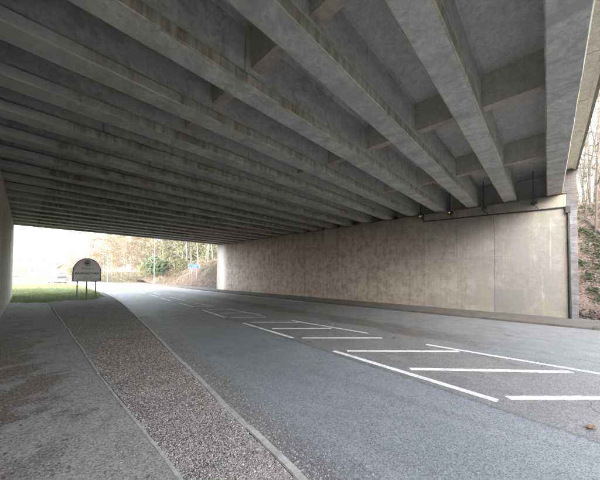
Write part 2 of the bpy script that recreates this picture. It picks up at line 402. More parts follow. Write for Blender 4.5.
# ------------------------------------------------------------------ mesh helpers
class MB:
    def __init__(s): s.v = []; s.f = []; s.mi = []
    def poly(s, pts, mi=0):
        b = len(s.v); s.v += [tuple(p) for p in pts]; s.f.append(tuple(range(b, b + len(pts)))); s.mi.append(mi)
    def box(s, x0, x1, y0, y1, z0, z1, mi=0):
        b = len(s.v)
        s.v += [(x, y, z) for z in (z0, z1) for y in (y0, y1) for x in (x0, x1)]
        for q in ((0, 2, 3, 1), (4, 5, 7, 6), (0, 1, 5, 4), (2, 6, 7, 3), (0, 4, 6, 2), (1, 3, 7, 5)):
            s.f.append(tuple(b + i for i in q)); s.mi.append(mi)
    def prism(s, prof, a, bb, axis='x', mi=0):
        """profile of (p,q) swept from a to bb along axis. x: (y,z); y: (x,z); z: (x,y)"""
        n = len(prof); b = len(s.v)
        for t in (a, bb):
            for p, q in prof:
                s.v.append((t, p, q) if axis == 'x' else (p, t, q) if axis == 'y' else (p, q, t))
        s.f.append(tuple(range(b, b + n))[::-1]); s.mi.append(mi)
        s.f.append(tuple(range(b + n, b + 2 * n))); s.mi.append(mi)
        for i in range(n):
            j = (i + 1) % n
            s.f.append((b + i, b + j, b + n + j, b + n + i)); s.mi.append(mi)
    def tube(s, pts, rads, n=8, mi=0, cap=True):
        b = len(s.v); pts = [Vector(p) for p in pts]
        prev = None
        for i, p in enumerate(pts):
            d = (pts[min(i + 1, len(pts) - 1)] - pts[max(i - 1, 0)])
            if d.length < 1e-9: d = Vector((0, 0, 1))
            d.normalize()
            if prev is None:
                a = d.orthogonal().normalized()
            else:
                a = (prev - d * prev.dot(d)); a = a.normalized() if a.length > 1e-6 else d.orthogonal().normalized()
            prev = a; c = d.cross(a)
            r = rads[i] if isinstance(rads, (list, tuple)) else rads
            for k in range(n):
                th = 2 * math.pi * k / n
                s.v.append(tuple(p + a * (r * math.cos(th)) + c * (r * math.sin(th))))
        for i in range(len(pts) - 1):
            for k in range(n):
                k2 = (k + 1) % n
                s.f.append((b + i * n + k, b + i * n + k2, b + (i + 1) * n + k2, b + (i + 1) * n + k)); s.mi.append(mi)
        if cap and n > 2:
            s.f.append(tuple(range(b, b + n))[::-1]); s.mi.append(mi)
            e = b + (len(pts) - 1) * n
            s.f.append(tuple(range(e, e + n))); s.mi.append(mi)
    def mesh(s, name, mats, smooth=False):
        me = bpy.data.meshes.new(name); me.from_pydata(s.v, [], s.f)
        for m in (mats if isinstance(mats, (list, tuple)) else [mats]): me.materials.append(MAT[m] if isinstance(m, str) else m)
        if any(s.mi): me.polygons.foreach_set('material_index', s.mi)
        if smooth: me.polygons.foreach_set('use_smooth', [True] * len(me.polygons))
        me.update(); return me
    def build(s, name, mats, parent=None, smooth=False, bevel=0., loc=None):
        me = s.mesh(name, mats, smooth)
        return mkobj(name, me, parent, loc, bevel)

def fixnormals(me):
    bm = bmesh.new(); bm.from_mesh(me); bmesh.ops.recalc_face_normals(bm, faces=bm.faces); bm.to_mesh(me); bm.free()
def mkobj(name, me, parent=None, loc=None, bevel=0.):
    o = bpy.data.objects.new(name, me); col.objects.link(o)
    if loc: o.location = loc
    if parent: o.parent = parent
    if bevel:
        fixnormals(me)
        b = o.modifiers.new('bevel', 'BEVEL'); b.width = bevel; b.segments = 2; b.limit_method = 'ANGLE'
    return o
def empty(name, loc=(0, 0, 0), rz=0):
    o = bpy.data.objects.new(name, None); col.objects.link(o); o.location = loc; o.rotation_euler.z = rz
    o.empty_display_size = .2; return o
def tag(o, label=None, cat=None, group=None, kind=None):
    if label: o['label'] = label
    if cat: o['category'] = cat
    if group: o['group'] = group
    if kind: o['kind'] = kind
    return o
def copy_tree(o, parent=None):
    c = o.copy(); col.objects.link(c); c.parent = parent
    for ch in [x for x in bpy.data.objects if x.parent == o and x != c]:
        copy_tree(ch, c)
    return c
def text_mesh(name, body, size, mat, parent, loc, rot, width=None, ext=.002, bold=0.):
    cu = bpy.data.curves.new(name, 'FONT'); cu.body = body; cu.size = size; cu.align_x = 'CENTER'; cu.align_y = 'CENTER'
    cu.extrude = ext; cu.offset = bold; cu.resolution_u = 3
    tmp = bpy.data.objects.new(name + '_t', cu); col.objects.link(tmp)
    bpy.context.view_layer.update()
    me = bpy.data.meshes.new_from_object(tmp.evaluated_get(bpy.context.evaluated_depsgraph_get()))
    bpy.data.objects.remove(tmp)
    if width:
        xs = [v.co.x for v in me.vertices]; k = width / (max(xs) - min(xs))
        for v in me.vertices: v.co.x *= k
    me.materials.clear(); me.materials.append(MAT[mat])
    o = mkobj(name, me, parent, loc); o.rotation_euler = rot; return o
def crom(pts, step):
    """Catmull-Rom through 2D points, resampled at about `step` metres"""
    P = [Vector(p) for p in pts]; P = [P[0] * 2 - P[1]] + P + [P[-1] * 2 - P[-2]]
    dense = []
    for i in range(1, len(P) - 2):
        for k in range(24):
            t = k / 24
            a, b, c, d = P[i - 1:i + 3]
            dense.append(.5 * ((2 * b) + (c - a) * t + (2 * a - 5 * b + 4 * c - d) * t * t + (3 * b - a - 3 * c + d) * t ** 3))
    dense.append(P[-2])
    outp = [dense[0]]; acc = 0
    for a, b in zip(dense, dense[1:]):
        seg = (b - a).length
        while acc + seg >= step:
            t = (step - acc) / seg; a = a.lerp(b, t); outp.append(a); seg = (b - a).length; acc = 0
        acc += seg
    outp.append(dense[-1])
    return outp
def nz(x, y, s=1., z=0.): return mnoise.noise((x * s, y * s, z))
def interp(pts, y):
    for (x0, y0), (x1, y1) in zip(pts, pts[1:]):
        if y <= y1: 
            t = max(0, min(1, (y - y0) / (y1 - y0))); return x0 + (x1 - x0) * t
    return pts[-1][0]

# ------------------------------------------------------------------ road layout
LEFT = [(.85, -45), (.85, -12), (1.0, -3.6), (1.735, 1.64), (1.915, 2.91), (2.36, 6.05), (3.37, 13.2), (4.42, 21.5), (5.15, 30), (5.75, 42), (5.95, 54), (5.0, 66.5), (1.5, 76), (-7, 84.5), (-26, 93), (-70, 103)]
RIGHT = [(13.4, -45), (13.4, -12), (13.38, -4), (13.35, 1.64), (13.33, 3.2), (13.3, 6.05), (13.3, 13.2), (13.5, 21.5), (13.9, 30), (14.2, 42), (13.7, 52), (11.8, 66), (7.2, 79.5), (-3, 92), (-24, 101), (-70, 111)]
NL = 420
def resample(pts, n):
    d = crom(pts, .25); L = [0]
    for a, b in zip(d, d[1:]): L.append(L[-1] + (b - a).length)
    return d
def dense_pair():
    """matching stations of the two road edges"""
    def dn(pts):
        P = [Vector(p) for p in pts]; P = [P[0] * 2 - P[1]] + P + [P[-1] * 2 - P[-2]]; o = []
        for i in range(1, len(P) - 2):
            n = 22
            for k in range(n):
                t = k / n; a, b, c, d = P[i - 1:i + 3]
                o.append(.5 * ((2 * b) + (c - a) * t + (2 * a - 5 * b + 4 * c - d) * t * t + (3 * b - a - 3 * c + d) * t ** 3))
        o.append(P[-2]); return o
    return dn(LEFT), dn(RIGHT)
DL, DR = dense_pair()
def left_x(y): return interp([(p.x, p.y) for p in DL], y)

road_me = bpy.data.meshes.new('road')
vv, ff, uvs = [], [], []
NU = 10; along = 0; vs_ = []
for i, (a, b) in enumerate(zip(DL, DR)):
    if i: along += ((a + b) / 2 - (DL[i - 1] + DR[i - 1]) / 2).length
    vs_.append(along)
v0 = min(range(len(DL)), key=lambda i: abs(DL[i].y)); off = vs_[v0]
for i, (a, b) in enumerate(zip(DL, DR)):
    for k in range(NU + 1):
        q = a.lerp(b, k / NU); z = -.0 + .05 * math.sin(math.pi * k / NU) * 0
        vv.append((q.x, q.y, 0)); uvs.append(((b - a).length * k / NU, vs_[i] - off))
for i in range(len(DL) - 1):
    for k in range(NU):
        a = i * (NU + 1) + k; ff.append((a, a + 1, a + NU + 2, a + NU + 1))
road_me.from_pydata(vv, [], ff)
ul = road_me.uv_layers.new(name='UVMap')
for lp in road_me.loops: ul.data[lp.index].uv = uvs[lp.vertex_index]
road_me.materials.append(MAT['road'])
road = tag(mkobj('road', road_me), kind='structure')

# terrain -------------------------------------------------------------
def tri_sheet(name, mat, xs, ys, hf, keep=None, smooth=True, parent=None):
    vv = []; ff = []; nx = len(xs)
    for y in ys:
        for x in xs: vv.append((x, y, hf(x, y)))
    for j in range(len(ys) - 1):
        for i in range(nx - 1):
            if keep and not keep(.5 * (xs[i] + xs[i + 1]), .5 * (ys[j] + ys[j + 1])): continue
            a = j * nx + i; ff.append((a, a + 1, a + nx + 1, a + nx))
    me = bpy.data.meshes.new(name); me.from_pydata(vv, [], ff); me.materials.append(MAT[mat])
    me.polygons.foreach_set('use_smooth', [smooth] * len(me.polygons))
    return mkobj(name, me, parent)
def lin(a, b, n): return [a + (b - a) * i / n for i in range(n + 1)]

tag(tri_sheet('ground', 'land', lin(-900, 900, 40), lin(-700, 1500, 40), lambda x, y: -.12 + (0 if y < 150 else (y - 150) * .012)), kind='structure')

def right_h(x, y):
    toe = 15.75 if y < 28.3 else 15.75 + min(1.2, (y - 28.3) * .06)
    if y > 50: toe = max(interp([(p.x, p.y) for p in DR[:260]], y) + 1.6, 6)
    top = 6.1 if y < 30 else max(.25, 6.1 - (y - 30) * .19)
    d = x - toe
    if d < 0: return .10
    t = min(1, d / (top / .86 + .01)); s = t * t * (3 - 2 * t) * .35 + t * .65
    return .10 + top * s + (nz(x, y, .8) * .16 + nz(x, y, 2.7) * .06) * min(1, d * 1.2)
def rkeep(x, y):
    return x > interp([(p.x, p.y) for p in DR[:300]], y) + .0
emb = tri_sheet('embankment', 'soil', lin(15.5, 24, 70) + lin(25, 70, 20), lin(-40, -6, 12) + lin(-5.6, 0, 36) + lin(1, 27, 12) + lin(28, 62, 70),
                right_h)
tag(emb, kind='structure')
far_bank = tri_sheet('far_bank', 'soil', lin(-40, 80, 90), lin(62, 135, 70), lambda x, y: (.02 + nz(x, y, .5) * .12 + max(0, min(2.5, (x - interp([(p.x, p.y) for p in DR[:330]], min(y, 98)) - 2) * .07))) if True else 0,
                     keep=lambda x, y: x > interp([(p.x, p.y) for p in DR[:340]], y) + .3)
tag(far_bank, kind='structure')
def left_h(x, y):
    top = 5.0 if y < 0 else 6.2 if y < 30 else max(0.1, 6.2 - (y - 30) * .55)
    d = -1.2 - x
    if d < 0: return -.1
    return -.1 + min(top, d * .8) + nz(x, y, .8) * .12
tag(tri_sheet('left_bank', 'land', lin(-60, -8.5, 12) + lin(-8, -1.15, 14), lin(-40, -1, 14) + lin(0, 28, 8) + lin(29, 44, 15), left_h), kind='structure')

# footway, gravel verge, right verge
EDGE = [(.95, -2.5), (.95, 2.39), (.93, 6.2), (.97, 12), (1.0, 18.3)]
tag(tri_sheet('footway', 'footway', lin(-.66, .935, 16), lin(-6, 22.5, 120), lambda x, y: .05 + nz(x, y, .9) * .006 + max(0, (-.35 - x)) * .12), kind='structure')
def gravel_sheet():
    mb = MB(); ys = lin(-2.5, 32, 140); n = 12
    rows = []
    for y in ys:
        x0 = interp(EDGE, y) - .02 if y < 18.3 else .86; x1 = left_x(y) - .1
        rows.append([(x0 + (x1 - x0) * k / n, y, .05 + .015 * nz(x0 + (x1 - x0) * k / n, y, 1.3) - (.008 if k in (0, n) else 0)) for k in range(n + 1)])
    b = 0
    for r in rows: mb.v += r
    for j in range(len(rows) - 1):
        for k in range(n):
            a = j * (n + 1) + k; mb.f.append((a, a + 1, a + n + 2, a + n + 1)); mb.mi.append(0)
    return tag(mb.build('gravel_verge', 'gravel_bed', smooth=True), kind='structure')
gravel_sheet()
def right_verge():
    mb = MB(); ys = lin(-45, 62, 214); n = 8
    for y in ys:
        x0 = interp([(p.x, p.y) for p in DR], y) + .12; x1 = 17.2
        for k in range(n + 1):
            x = x0 + (x1 - x0) * k / n
            mb.v.append((x, y, .07 + .03 * nz(x, y, 1.1) + (.07 * (k / n))))
    for j in range(len(ys) - 1):
        for k in range(n):
            a = j * (n + 1) + k; mb.f.append((a, a + 1, a + n + 2, a + n + 1)); mb.mi.append(0)
    return tag(mb.build('verge', 'verge', smooth=True), kind='structure')
right_verge()

# grass verge beyond the footway
def grass_h(x, y):
    t = max(0, min(1, (y - 20.5) / 5)); d = left_x(y) - x
    return -.01 + .15 * t * min(1, max(0, d / 1.2)) + .03 * nz(x, y, .6)
GX = lambda y: left_x(y) - .13 if y < 66 else left_x(y) - .1
def grass_verge():
    mb = MB(); ys = lin(20.2, 80, 150); n = 26
    for y in ys:
        x1 = GX(y); x0 = min(-1.3, x1 - 6) if y > 28 else -.6
        if y > 60: x0 = x1 - 10
        for k in range(n + 1):
            x = x0 + (x1 - x0) * k / n
            mb.v.append((x, y, grass_h(x, y)))
    for j in range(len(ys) - 1):
        for k in range(n):
            a = j * (n + 1) + k; mb.f.append((a, a + 1, a + n + 2, a + n + 1)); mb.mi.append(0)
    return tag(mb.build('grass_verge', 'grass_ground', smooth=True), kind='structure')
grass_verge()
def grass_blades():
    rnd = random.Random(3); mb = MB()
    for i in range(46000):
        y = 20.6 + (rnd.random() ** 1.6) * 44
        x1 = GX(y); x0 = -1.2 if y > 28 else -.55
        if y < 24: x1 = min(x1, 2.9 + (y - 20.2) * .35)
        x = x0 + (x1 - x0) * rnd.random()
        if grass_h(x, y) < .05 + .03 * nz(x, y, 1.7): continue
        h = rnd.uniform(.05, .13) * (1 + .5 * nz(x, y, .7, 9)); a = rnd.random() * 6.28
        wx, wy = math.cos(a) * .011, math.sin(a) * .011
        z = grass_h(x, y) - .01; l = rnd.uniform(-.05, .05); l2 = rnd.uniform(-.05, .05)
        mb.poly([(x - wx, y - wy, z), (x + wx, y + wy, z), (x + l, y + l2, z + h)])
    return tag(mb.build('grass', 'grass'), 'short bright green grass on the verge around the town sign', 'grass', kind='stuff')
grass_blades()

# gravel stones --------------------------------------------------------
def stone_template(rnd):
    sx, sy, sz = rnd.uniform(.6, 1.15), rnd.uniform(.5, 1.), rnd.uniform(.35, .7)
    pts = [(1, 0, .1), (.35, .9, 0), (-.7, .65, .1), (-.9, -.5, 0), (.2, -1, .05), (.25, .2, 1), (-.4, -.1, .85)]
    pts = [(p[0] * sx * rnd.uniform(.8, 1.2), p[1] * sy * rnd.uniform(.8, 1.2), p[2] * sz) for p in pts]
    fc = [(0, 1, 5), (1, 2, 6, 5), (2, 3, 6), (3, 4, 6), (4, 0, 5), (4, 5, 6)]
    return pts, fc
def gravel(name, label, n, place, seed):
    rnd = random.Random(seed); mb = MB(); T = [stone_template(rnd) for _ in range(14)]
    tint = []
    for i in range(n):
        q = place(rnd)
        if not q: continue
        x, y, z, r = q
        pts, fc = T[rnd.randrange(14)]; a = rnd.random() * 6.283; ca, sa = math.cos(a), math.sin(a); b = len(mb.v); tl = rnd.uniform(-.4, .4)
        tint += [rnd.random()] * len(pts)
        for p in pts:
            X = p[0] * r; Y = p[1] * r
            mb.v.append((x + X * ca - Y * sa, y + X * sa + Y * ca, z + p[2] * r + X * tl - r * .12))
        for f_ in fc: mb.f.append(tuple(b + k for k in f_)); mb.mi.append(0)
    o = mb.build(name, 'stones'); at = o.data.attributes.new('tint', 'FLOAT', 'POINT'); at.data.foreach_set('value', tint)
    return tag(o, label, 'gravel', kind='stuff')
def place_verge(rnd):
    y = 1.0 + 16 * rnd.random() ** 2.6; x0 = interp(EDGE, y) + .022; x1 = left_x(y) - .10
    x = x0 + (x1 - x0) * rnd.random()
    return x, y, .05 + .015 * nz(x, y, 1.3), rnd.uniform(.0045, .0115) * (1 + .8 * (rnd.random() < .02))
gravel('gravel', 'loose grey gravel filling the strip between edging and road kerb', 105000, place_verge, 5)
def place_gutter(rnd):
    y = .5 + 12 * rnd.random() ** 1.8; x = left_x(y) + .03 + abs(rnd.gauss(0, .24))
    if x > left_x(y) + .8: return None
    return x, y, .003, rnd.uniform(.004, .010)
gravel('loose_chippings', 'small loose chippings lying on the road beside the kerb', 9000, place_gutter, 6)
def place_foot(rnd):
    y = 1.2 + 14 * rnd.random() ** 2; x = -.55 + 1.45 * rnd.random()
    if nz(x, y, .8, 3) < -.05: return None
    return x, y, .05 + nz(x, y, .9) * .006 + max(0, (-.35 - x)) * .12, rnd.uniform(.003, .009)
gravel('footway_grit', 'scattered grit lying on the dark footway beside the left wall', 7000, place_foot, 8)

def debris():
    rnd = random.Random(55); mb = MB()
    for i in range(1500):
        y = 2 + 18 * rnd.random() ** 1.5; x = -.6 + abs(rnd.gauss(0, .35))
        if rnd.random() < .15: x = rnd.uniform(-.5, 2.0)
        if x > left_x(y) - .2: continue
        s_ = rnd.uniform(.008, .026); a = rnd.random() * 6.28; u = Vector((math.cos(a), math.sin(a), rnd.uniform(-.3, .3))) * s_; v_ = Vector((-math.sin(a), math.cos(a), rnd.uniform(-.3, .5))) * s_ * .6
        c = Vector((x, y, .062 + max(0, (-.35 - x)) * .12)); mb.poly([c - u, c - v_, c + u, c + v_])
    tag(mb.build('leaf_debris', 'litter'), 'dry leaf scraps strewn on the footway along the left wall', 'leaf litter', kind='stuff')
debris()
# kerb and edging stones ------------------------------------------------
def stones_along(name, part, path, length, w0, z0, z1, mat, side=-1, step_off=0., gap=.008):
    root = tag(empty(name), kind='structure')
    pts = crom(path, length); rnd = random.Random(11)
    lib = []
    for k in range(4):
        mb = MB(); c = .012
        mb.prism([(-w0 / 2, z0), (w0 / 2, z0), (w0 / 2, z1 - c), (w0 / 2 - c, z1), (-w0 / 2 + c, z1), (-w0 / 2, z1 - c)], -.5, .5, 'y')
        me = mb.mesh(part, mat); fixnormals(me); lib.append(me)
    for a, b in zip(pts, pts[1:]):
        d = b - a
        if d.length < length * .5: continue
        o = mkobj(part, lib[rnd.randrange(4)], root)
        n = Vector((-d.y, d.x)).normalized() * side
        m = (a + b) / 2 + n * (w0 / 2 * -1 if side > 0 else -w0 / 2) * -1 * side if False else (a + b) / 2
        o.location = (m.x + rnd.uniform(-.012, .012), m.y, rnd.uniform(-.008, .006))
        o.rotation_euler = (rnd.uniform(-.004, .004), rnd.uniform(-.02, .02), math.atan2(d.y, d.x) - math.pi / 2 + rnd.uniform(-.012, .012))
        o.scale = (1, d.length - gap, 1)
    return root
lk = [(p.x - .05, p.y) for p in DL if -12 < p.y < 70][::6]
stones_along('kerb', 'kerb_stone', lk, .914, .09, -.1, .06, 'kerb')
stones_along('edging', 'edging_stone', [(.95, -2.5)] + [(x - .0, y) for x, y in EDGE[1:]], .914, .048, -.1, .062, 'kerb')
rk = [(p.x + .06, p.y) for p in DR if -14 < p.y < 60][::6]
stones_along('right_kerb', 'kerb_stone', rk, .914, .125, -.1, .085, 'verge')

# road markings ---------------------------------------------------------
def stripe(a, b, wid):
    a, b = Vector((a.x, a.y)), Vector((b.x, b.y)); d = (b - a); L = d.length; d.normalize(); n = Vector((-d.y, d.x)); mb = MB()
    k = max(2, int(L / .05)); rnd = random.Random(int(a.x * 1000)); pl, pr = [], []
    for i in range(k + 1):
        p = a + d * (L * i / k)
        pl.append(p + n * (wid / 2 + rnd.uniform(-.007, .005))); pr.append(p - n * (wid / 2 + rnd.uniform(-.007, .005)))
    for i in range(k): mb.poly([(*pr[i], .004), (*pr[i + 1], .004), (*pl[i + 1], .004), (*pl[i], .004)])
    mb.build('road_marking', 'paint', road)
LD = [((334, 351), (498, 401)), ((243, 323), (293, 338)), ((202.5, 310), (225, 317.5)), ((179.5, 303), (194, 307)), ((161, 298), (171, 301))]
RD = [((426, 344.5), (600, 373.7)), ((291.4, 320.5), (368.5, 333.4)), ((227.5, 308.8), (262.5, 315.5)), ((195, 303), (212, 306)), ((170, 297), (185, 300.7))]
for a, b in LD: stripe(atz(*b), atz(*a), .13)
for a, b in RD:
    A, B = atz(*a), atz(*b)
    if b[0] == 600: B = A + (B - A) * 1.9
    stripe(B, A, .11)
BARS = [((410, 369), (571, 372)), ((508, 398), (680, 398)), ((347, 351), (459, 351.5)), ((302, 338), (382, 338)), ((272, 328.7), (331, 328.5)), ((251, 322.3), (299, 322.3)),
        ((231, 317.4), (266, 317.2)), ((220, 313.2), (247, 312.8)), ((207.5, 309.6), (233, 309)), ((196.5, 306.3), (216, 305.9))]
for a, b in BARS: stripe(atz(*a), atz(*b), .13)
# the two warning-line rows that carry on round the bend
mid_l = [(7.3, 22.5), (7.85, 28), (8.5, 36), (8.75, 44), (8.6, 52), (7.6, 62), (5.0, 71), (-1, 80), (-12, 87)]
mid_r = [(8.15, 23.5), (8.5, 28), (9.1, 36), (9.35, 44), (9.2, 52), (8.2, 62), (5.6, 71.5), (-.6, 80.7), (-12, 87.9)]
for path, sk in ((mid_l, 0), (mid_r, 1)):
    P = crom(path, 1.0); i = sk
    while i + 3 < len(P): stripe(P[i], P[i + 3], .12); i += 5
edge_p = [p for p in crom([(12.95, -8), (12.95, 4), (12.9, 13), (13.1, 21.5), (13.45, 30), (13.75, 42), (13.25, 52), (11.4, 66), (6.9, 79), (-3, 91.3)], 4.0) if p.y > 9]
for a, b in zip(edge_p, edge_p[1:]): stripe(a, b, .12)

# ------------------------------------------------------------------ bridge
Y0, Y1 = -.48, 28.15            # outer edges of first and last beam soffit
XL = -.62
ZW = 5.25; ZS = 5.30; ZB = 6.46
NB = 20
bridge = tag(empty('bridge_deck', (7.4, 14, ZS)), 'concrete bridge deck of parallel precast beams spanning over the road', 'bridge deck')
def under(o, par):   # parent keeping world placement
    o.parent = par; o.matrix_parent_inverse = Matrix.Translation(par.location).inverted(); return o
hb = .24; hw = .165
prof = [(-hb + .018, 0), (hb - .018, 0), (hb, .02), (hb, .205), (hw + .012, .225), (hw, .245), (hw, 1.10), (hw + .06, 1.165), (-hw - .06, 1.165), (-hw, 1.10), (-hw, .245), (-hw - .012, .225), (-hb, .205), (-hb, .02)]
def beam_mesh(seed):
    rnd = random.Random(seed); mb = MB(); n = len(prof); K = 60
    for i in range(K + 1):
        x = -1.0 + 17.4 * i / K
        for j, (p, q) in enumerate(prof):
            jt = .006 if 0 < i < K else 0
            mb.v.append((x, p + nz(x * .7, j * 3.1 + seed, 1) * jt + (rnd.uniform(-.005, .005) if j in (2, 13, 0, 1) else 0), q + nz(x * .8, j * 1.7 + seed * 2, 1) * jt))
    for i in range(K):
        for j in range(n):
            k = (j + 1) % n
            mb.f.append((i * n + j, i * n + k, (i + 1) * n + k, (i + 1) * n + j)); mb.mi.append(0)
    mb.f.append(tuple(range(n))); mb.f.append(tuple(range(K * n, K * n + n))[::-1]); mb.mi += [0, 0]
    me = mb.mesh('beam', 'beam'); fixnormals(me); return me
blib = [beam_mesh(s) for s in range(5)]
BY = [Y0 + hb + (Y1 - Y0 - 2 * hb) * i / (NB - 1) for i in range(NB)]
for i, y in enumerate(BY):
    o = mkobj('beam', blib[i % 5]); o.location = (0, y, ZS); under(o, bridge)
# deck slab
mb = MB(); mb.box(-2.2, 17.2, Y0 + .02, Y1 - .02, ZB, ZB + .32)
under(mb.build('deck_slab', 'slab'), bridge)
# cross diaphragms between neighbouring beams
dmeshes = {}
for i in range(NB - 1):
    ya, yb = BY[i] + hw - .004, BY[i + 1] - hw + .004
    for X in (2.86, 7.2, 11.5):
        d = MB(); zb = 5.72 + random.uniform(-.02, .02); wd = .24
        d.prism([(ya, zb), (yb, zb), (yb, ZB + .01), (ya, ZB + .01)], X, X + wd, 'x')
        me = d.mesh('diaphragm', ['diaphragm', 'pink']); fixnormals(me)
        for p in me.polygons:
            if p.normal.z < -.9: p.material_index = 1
        under(mkobj('diaphragm', me), bridge)
# little starter-bar clips along the inside of the edge beam
for k in range(26):
    x = 3.2 + k * .42
    mb = MB(); r = .006
    mb.tube([(x, BY[0] + hw, 5.62), (x, BY[0] + hw + .03, 5.60), (x + .01, BY[0] + hw + .03, 5.53), (x, BY[0] + hw, 5.515)], r, 5)
    under(mb.build('tie_loop', 'black'), bridge)
# edge cantilever of precast fascia panels
def fascia(x0, x1, sgn, yb):
    mb = MB(); c = .02
    pr = [(yb, 6.30), (yb + sgn * .36, 6.27), (yb + sgn * .36, 6.22), (yb + sgn * .46, 6.22), (yb + sgn * .48, 7.35), (yb + sgn * .2, 7.40), (yb + sgn * .2, 6.62), (yb, 6.62)]
    mb.prism(pr, x0 + .012, x1 - .012, 'x'); o = mb.build('fascia_panel', ['fascia'], bevel=.008)
    mb = MB(); mb.box(x0 + .012, x1 - .012, *sorted((yb + sgn * .425, yb + sgn * .485)), 6.2, 6.34); e = mb.build('drip_edge', 'moss'); under(e, bridge); return o
for sgn, yb in ((-1, Y0 + .035), (1, Y1 - .035)):
    for k in range(10):
        under(fascia(-2.1 + k * 1.96, -2.1 + (k + 1) * 1.96, sgn, yb), bridge)
# dark joint filler behind the panels
mb = MB(); mb.box(-2.1, 17.5, Y0 - .30, Y0 + .03, 6.34, 6.5); under(mb.build('joint_filler', 'dark'), bridge)
mb = MB(); mb.box(-2.1, 17.5, Y1 - .03, Y1 + .30, 6.34, 6.5); under(mb.build('joint_filler', 'dark'), bridge)

# ------------------------------------------------------------------ abutments
def abutment(x_face, inward, joints, mat, label, ya, yb):
    root = tag(empty('abutment_wall', (x_face, (ya + yb) / 2, 0)), label, 'wall')
    s = -inward                       # direction into the ground
    js = sorted([ya] + joints + [yb]); rnd = random.Random(4)
    for a, b in zip(js, js[1:]):
        mb = MB(); c = .012; g = .004
        if any(abs(j - 14.12) < .01 for j in (a,)): g = .004
        a2 = a + (.022 if abs(a - 14.12) < .01 else g); b2 = b - (.022 if abs(b - 14.12) < .01 else g)
        off = s * rnd.uniform(0, .006)
        pr = [(x_face + off + s * c, a2), (x_face + off, a2 + c), (x_face + off, b2 - c), (x_face + off + s * c, b2), (x_face + s * .5, b2), (x_face + s * .5, a2)]
        mb.prism(pr, -.3, ZW - rnd.uniform(0, .015), 'z'); me = mb.mesh('wall_panel', mat); fixnormals(me)
        under(mkobj('wall_panel', me), root)
    mb = MB(); mb.box(*sorted((x_face + s * .05, x_face + s * 1.3)), ya + .02, yb - .02, -.3, ZW - .03); under(mb.build('wall_core', 'dark'), root)
    mb = MB(); mb.box(*sorted((x_face + s * 1.0, x_face + s * 1.6)), ya + .02, yb - .02, ZW - .05, 6.44); under(mb.build('ballast_wall', 'diaphragm'), root)
    for y in BY:
        mb = MB(); mb.box(*sorted((x_face + s * .25, x_face + s * .6)), y - .18, y + .18, ZW - .032, ZS + .004); under(mb.build('bearing_pad', 'black'), root)
    return root
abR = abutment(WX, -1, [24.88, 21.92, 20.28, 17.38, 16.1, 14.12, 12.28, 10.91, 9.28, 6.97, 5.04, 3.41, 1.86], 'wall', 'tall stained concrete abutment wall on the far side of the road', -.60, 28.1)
abL = abutment(XL, 1, [24, 20, 16, 12, 8, 4], 'wall_left', 'streaked concrete abutment wall at the left edge beside the footway', -.9, 28.1)

# brick pier at the near end of the right abutment
pier = tag(empty('brick_pier', (WX, -.76, 0)), 'narrow blue-grey brick pier at the right end of the concrete wall', 'pier')
mb = MB(); mb.box(WX + .012, WX + 1.2, -.885, -.615, -.2, 6.6); mb.box(WX + .02, WX + .9, -.64, -.495, 5.27, 6.3); under(mb.build('mortar_core', 'mortar'), pier)
mb = MB(); rnd = random.Random(9)
for k in range(88):
    z = -.1 + k * .075
    if z > 6.5: break
    segs = [(-.895, -.79), (-.78, -.61)] if k % 2 else [(-.895, -.685), (-.675, -.61)]
    if z > 5.26: segs[-1] = (segs[-1][0], -.488)
    for a, b in segs: mb.box(WX - .004 - rnd.uniform(0, .008), WX + .10, a, b, z, z + .065)
    for i in range(5):
        x = WX + .112 + i * .225 - (.11 if k % 2 else 0)
        if x < WX + .105: continue
        mb.box(x, x + .215, -.897 - rnd.uniform(0, .006), -.80, z, z + .065)
br = under(mb.build('brickwork', 'brick'), pier); br['kind'] = 'stuff'

# conduit and lights on the wall
cd = tag(empty('conduit', (WX, 2.2, 4.8)), 'black conduit pipe running along the top of the wall and down', 'conduit')
a, b = Vector((WX - .05, 5.06, 4.86)), Vector((WX - .05, -.56, 4.70))
mb = MB(); mb.tube([a, b], .028, 8); under(mb.build('pipe', 'black'), cd)
mb = MB(); mb.tube([b, (WX - .07, -.60, 4.66), (WX - .07, -.64, 4.4), (WX - .06, -.655, .08)], .04, 8); under(mb.build('down_pipe', 'black'), cd)
mb = MB(); mb.tube([a, a + Vector((0, 0, .22))], .028, 8); under(mb.build('riser', 'black'), cd)
mb = MB(); mb.box(WX - .13, WX, -.70, -.55, 4.44, 4.72); under(mb.build('junction_box', 'black', bevel=.01), cd)
for k in range(6):
    y = 4.7 - k * 1.0; zz = 4.70 + (y + .56) / 5.62 * .16
    mb = MB(); mb.box(WX - .085, WX + .005, y - .015, y + .015, zz - .04, zz + .04); under(mb.build('clip', 'black'), cd)
for k in range(4):
    mb = MB(); z = .6 + k * 1.1; mb.box(WX - .11, WX + .005, -.71, -.60, z, z + .03); under(mb.build('clip', 'black'), cd)
def em_mat():
    t = NT('amber_lens'); t.done((.5, .3, .12), .3)
    t.b.inputs['Emission Color'].default_value = (1, .55, .18, 1); t.b.inputs['Emission Strength'].default_value = .03
    return t.m
MAT['amber'] = em_mat()
MAT['lens'] = plain('lens_glass', (.10, .10, .10), .15)
wl_lab = ['small black wall light with amber glow, farthest along the conduit', 'small black wall light with amber glow, second along the conduit from its far end',
          'black wall light without glow, third along the conduit from its far end', 'black wall light nearest the brick pier, above the rust run']
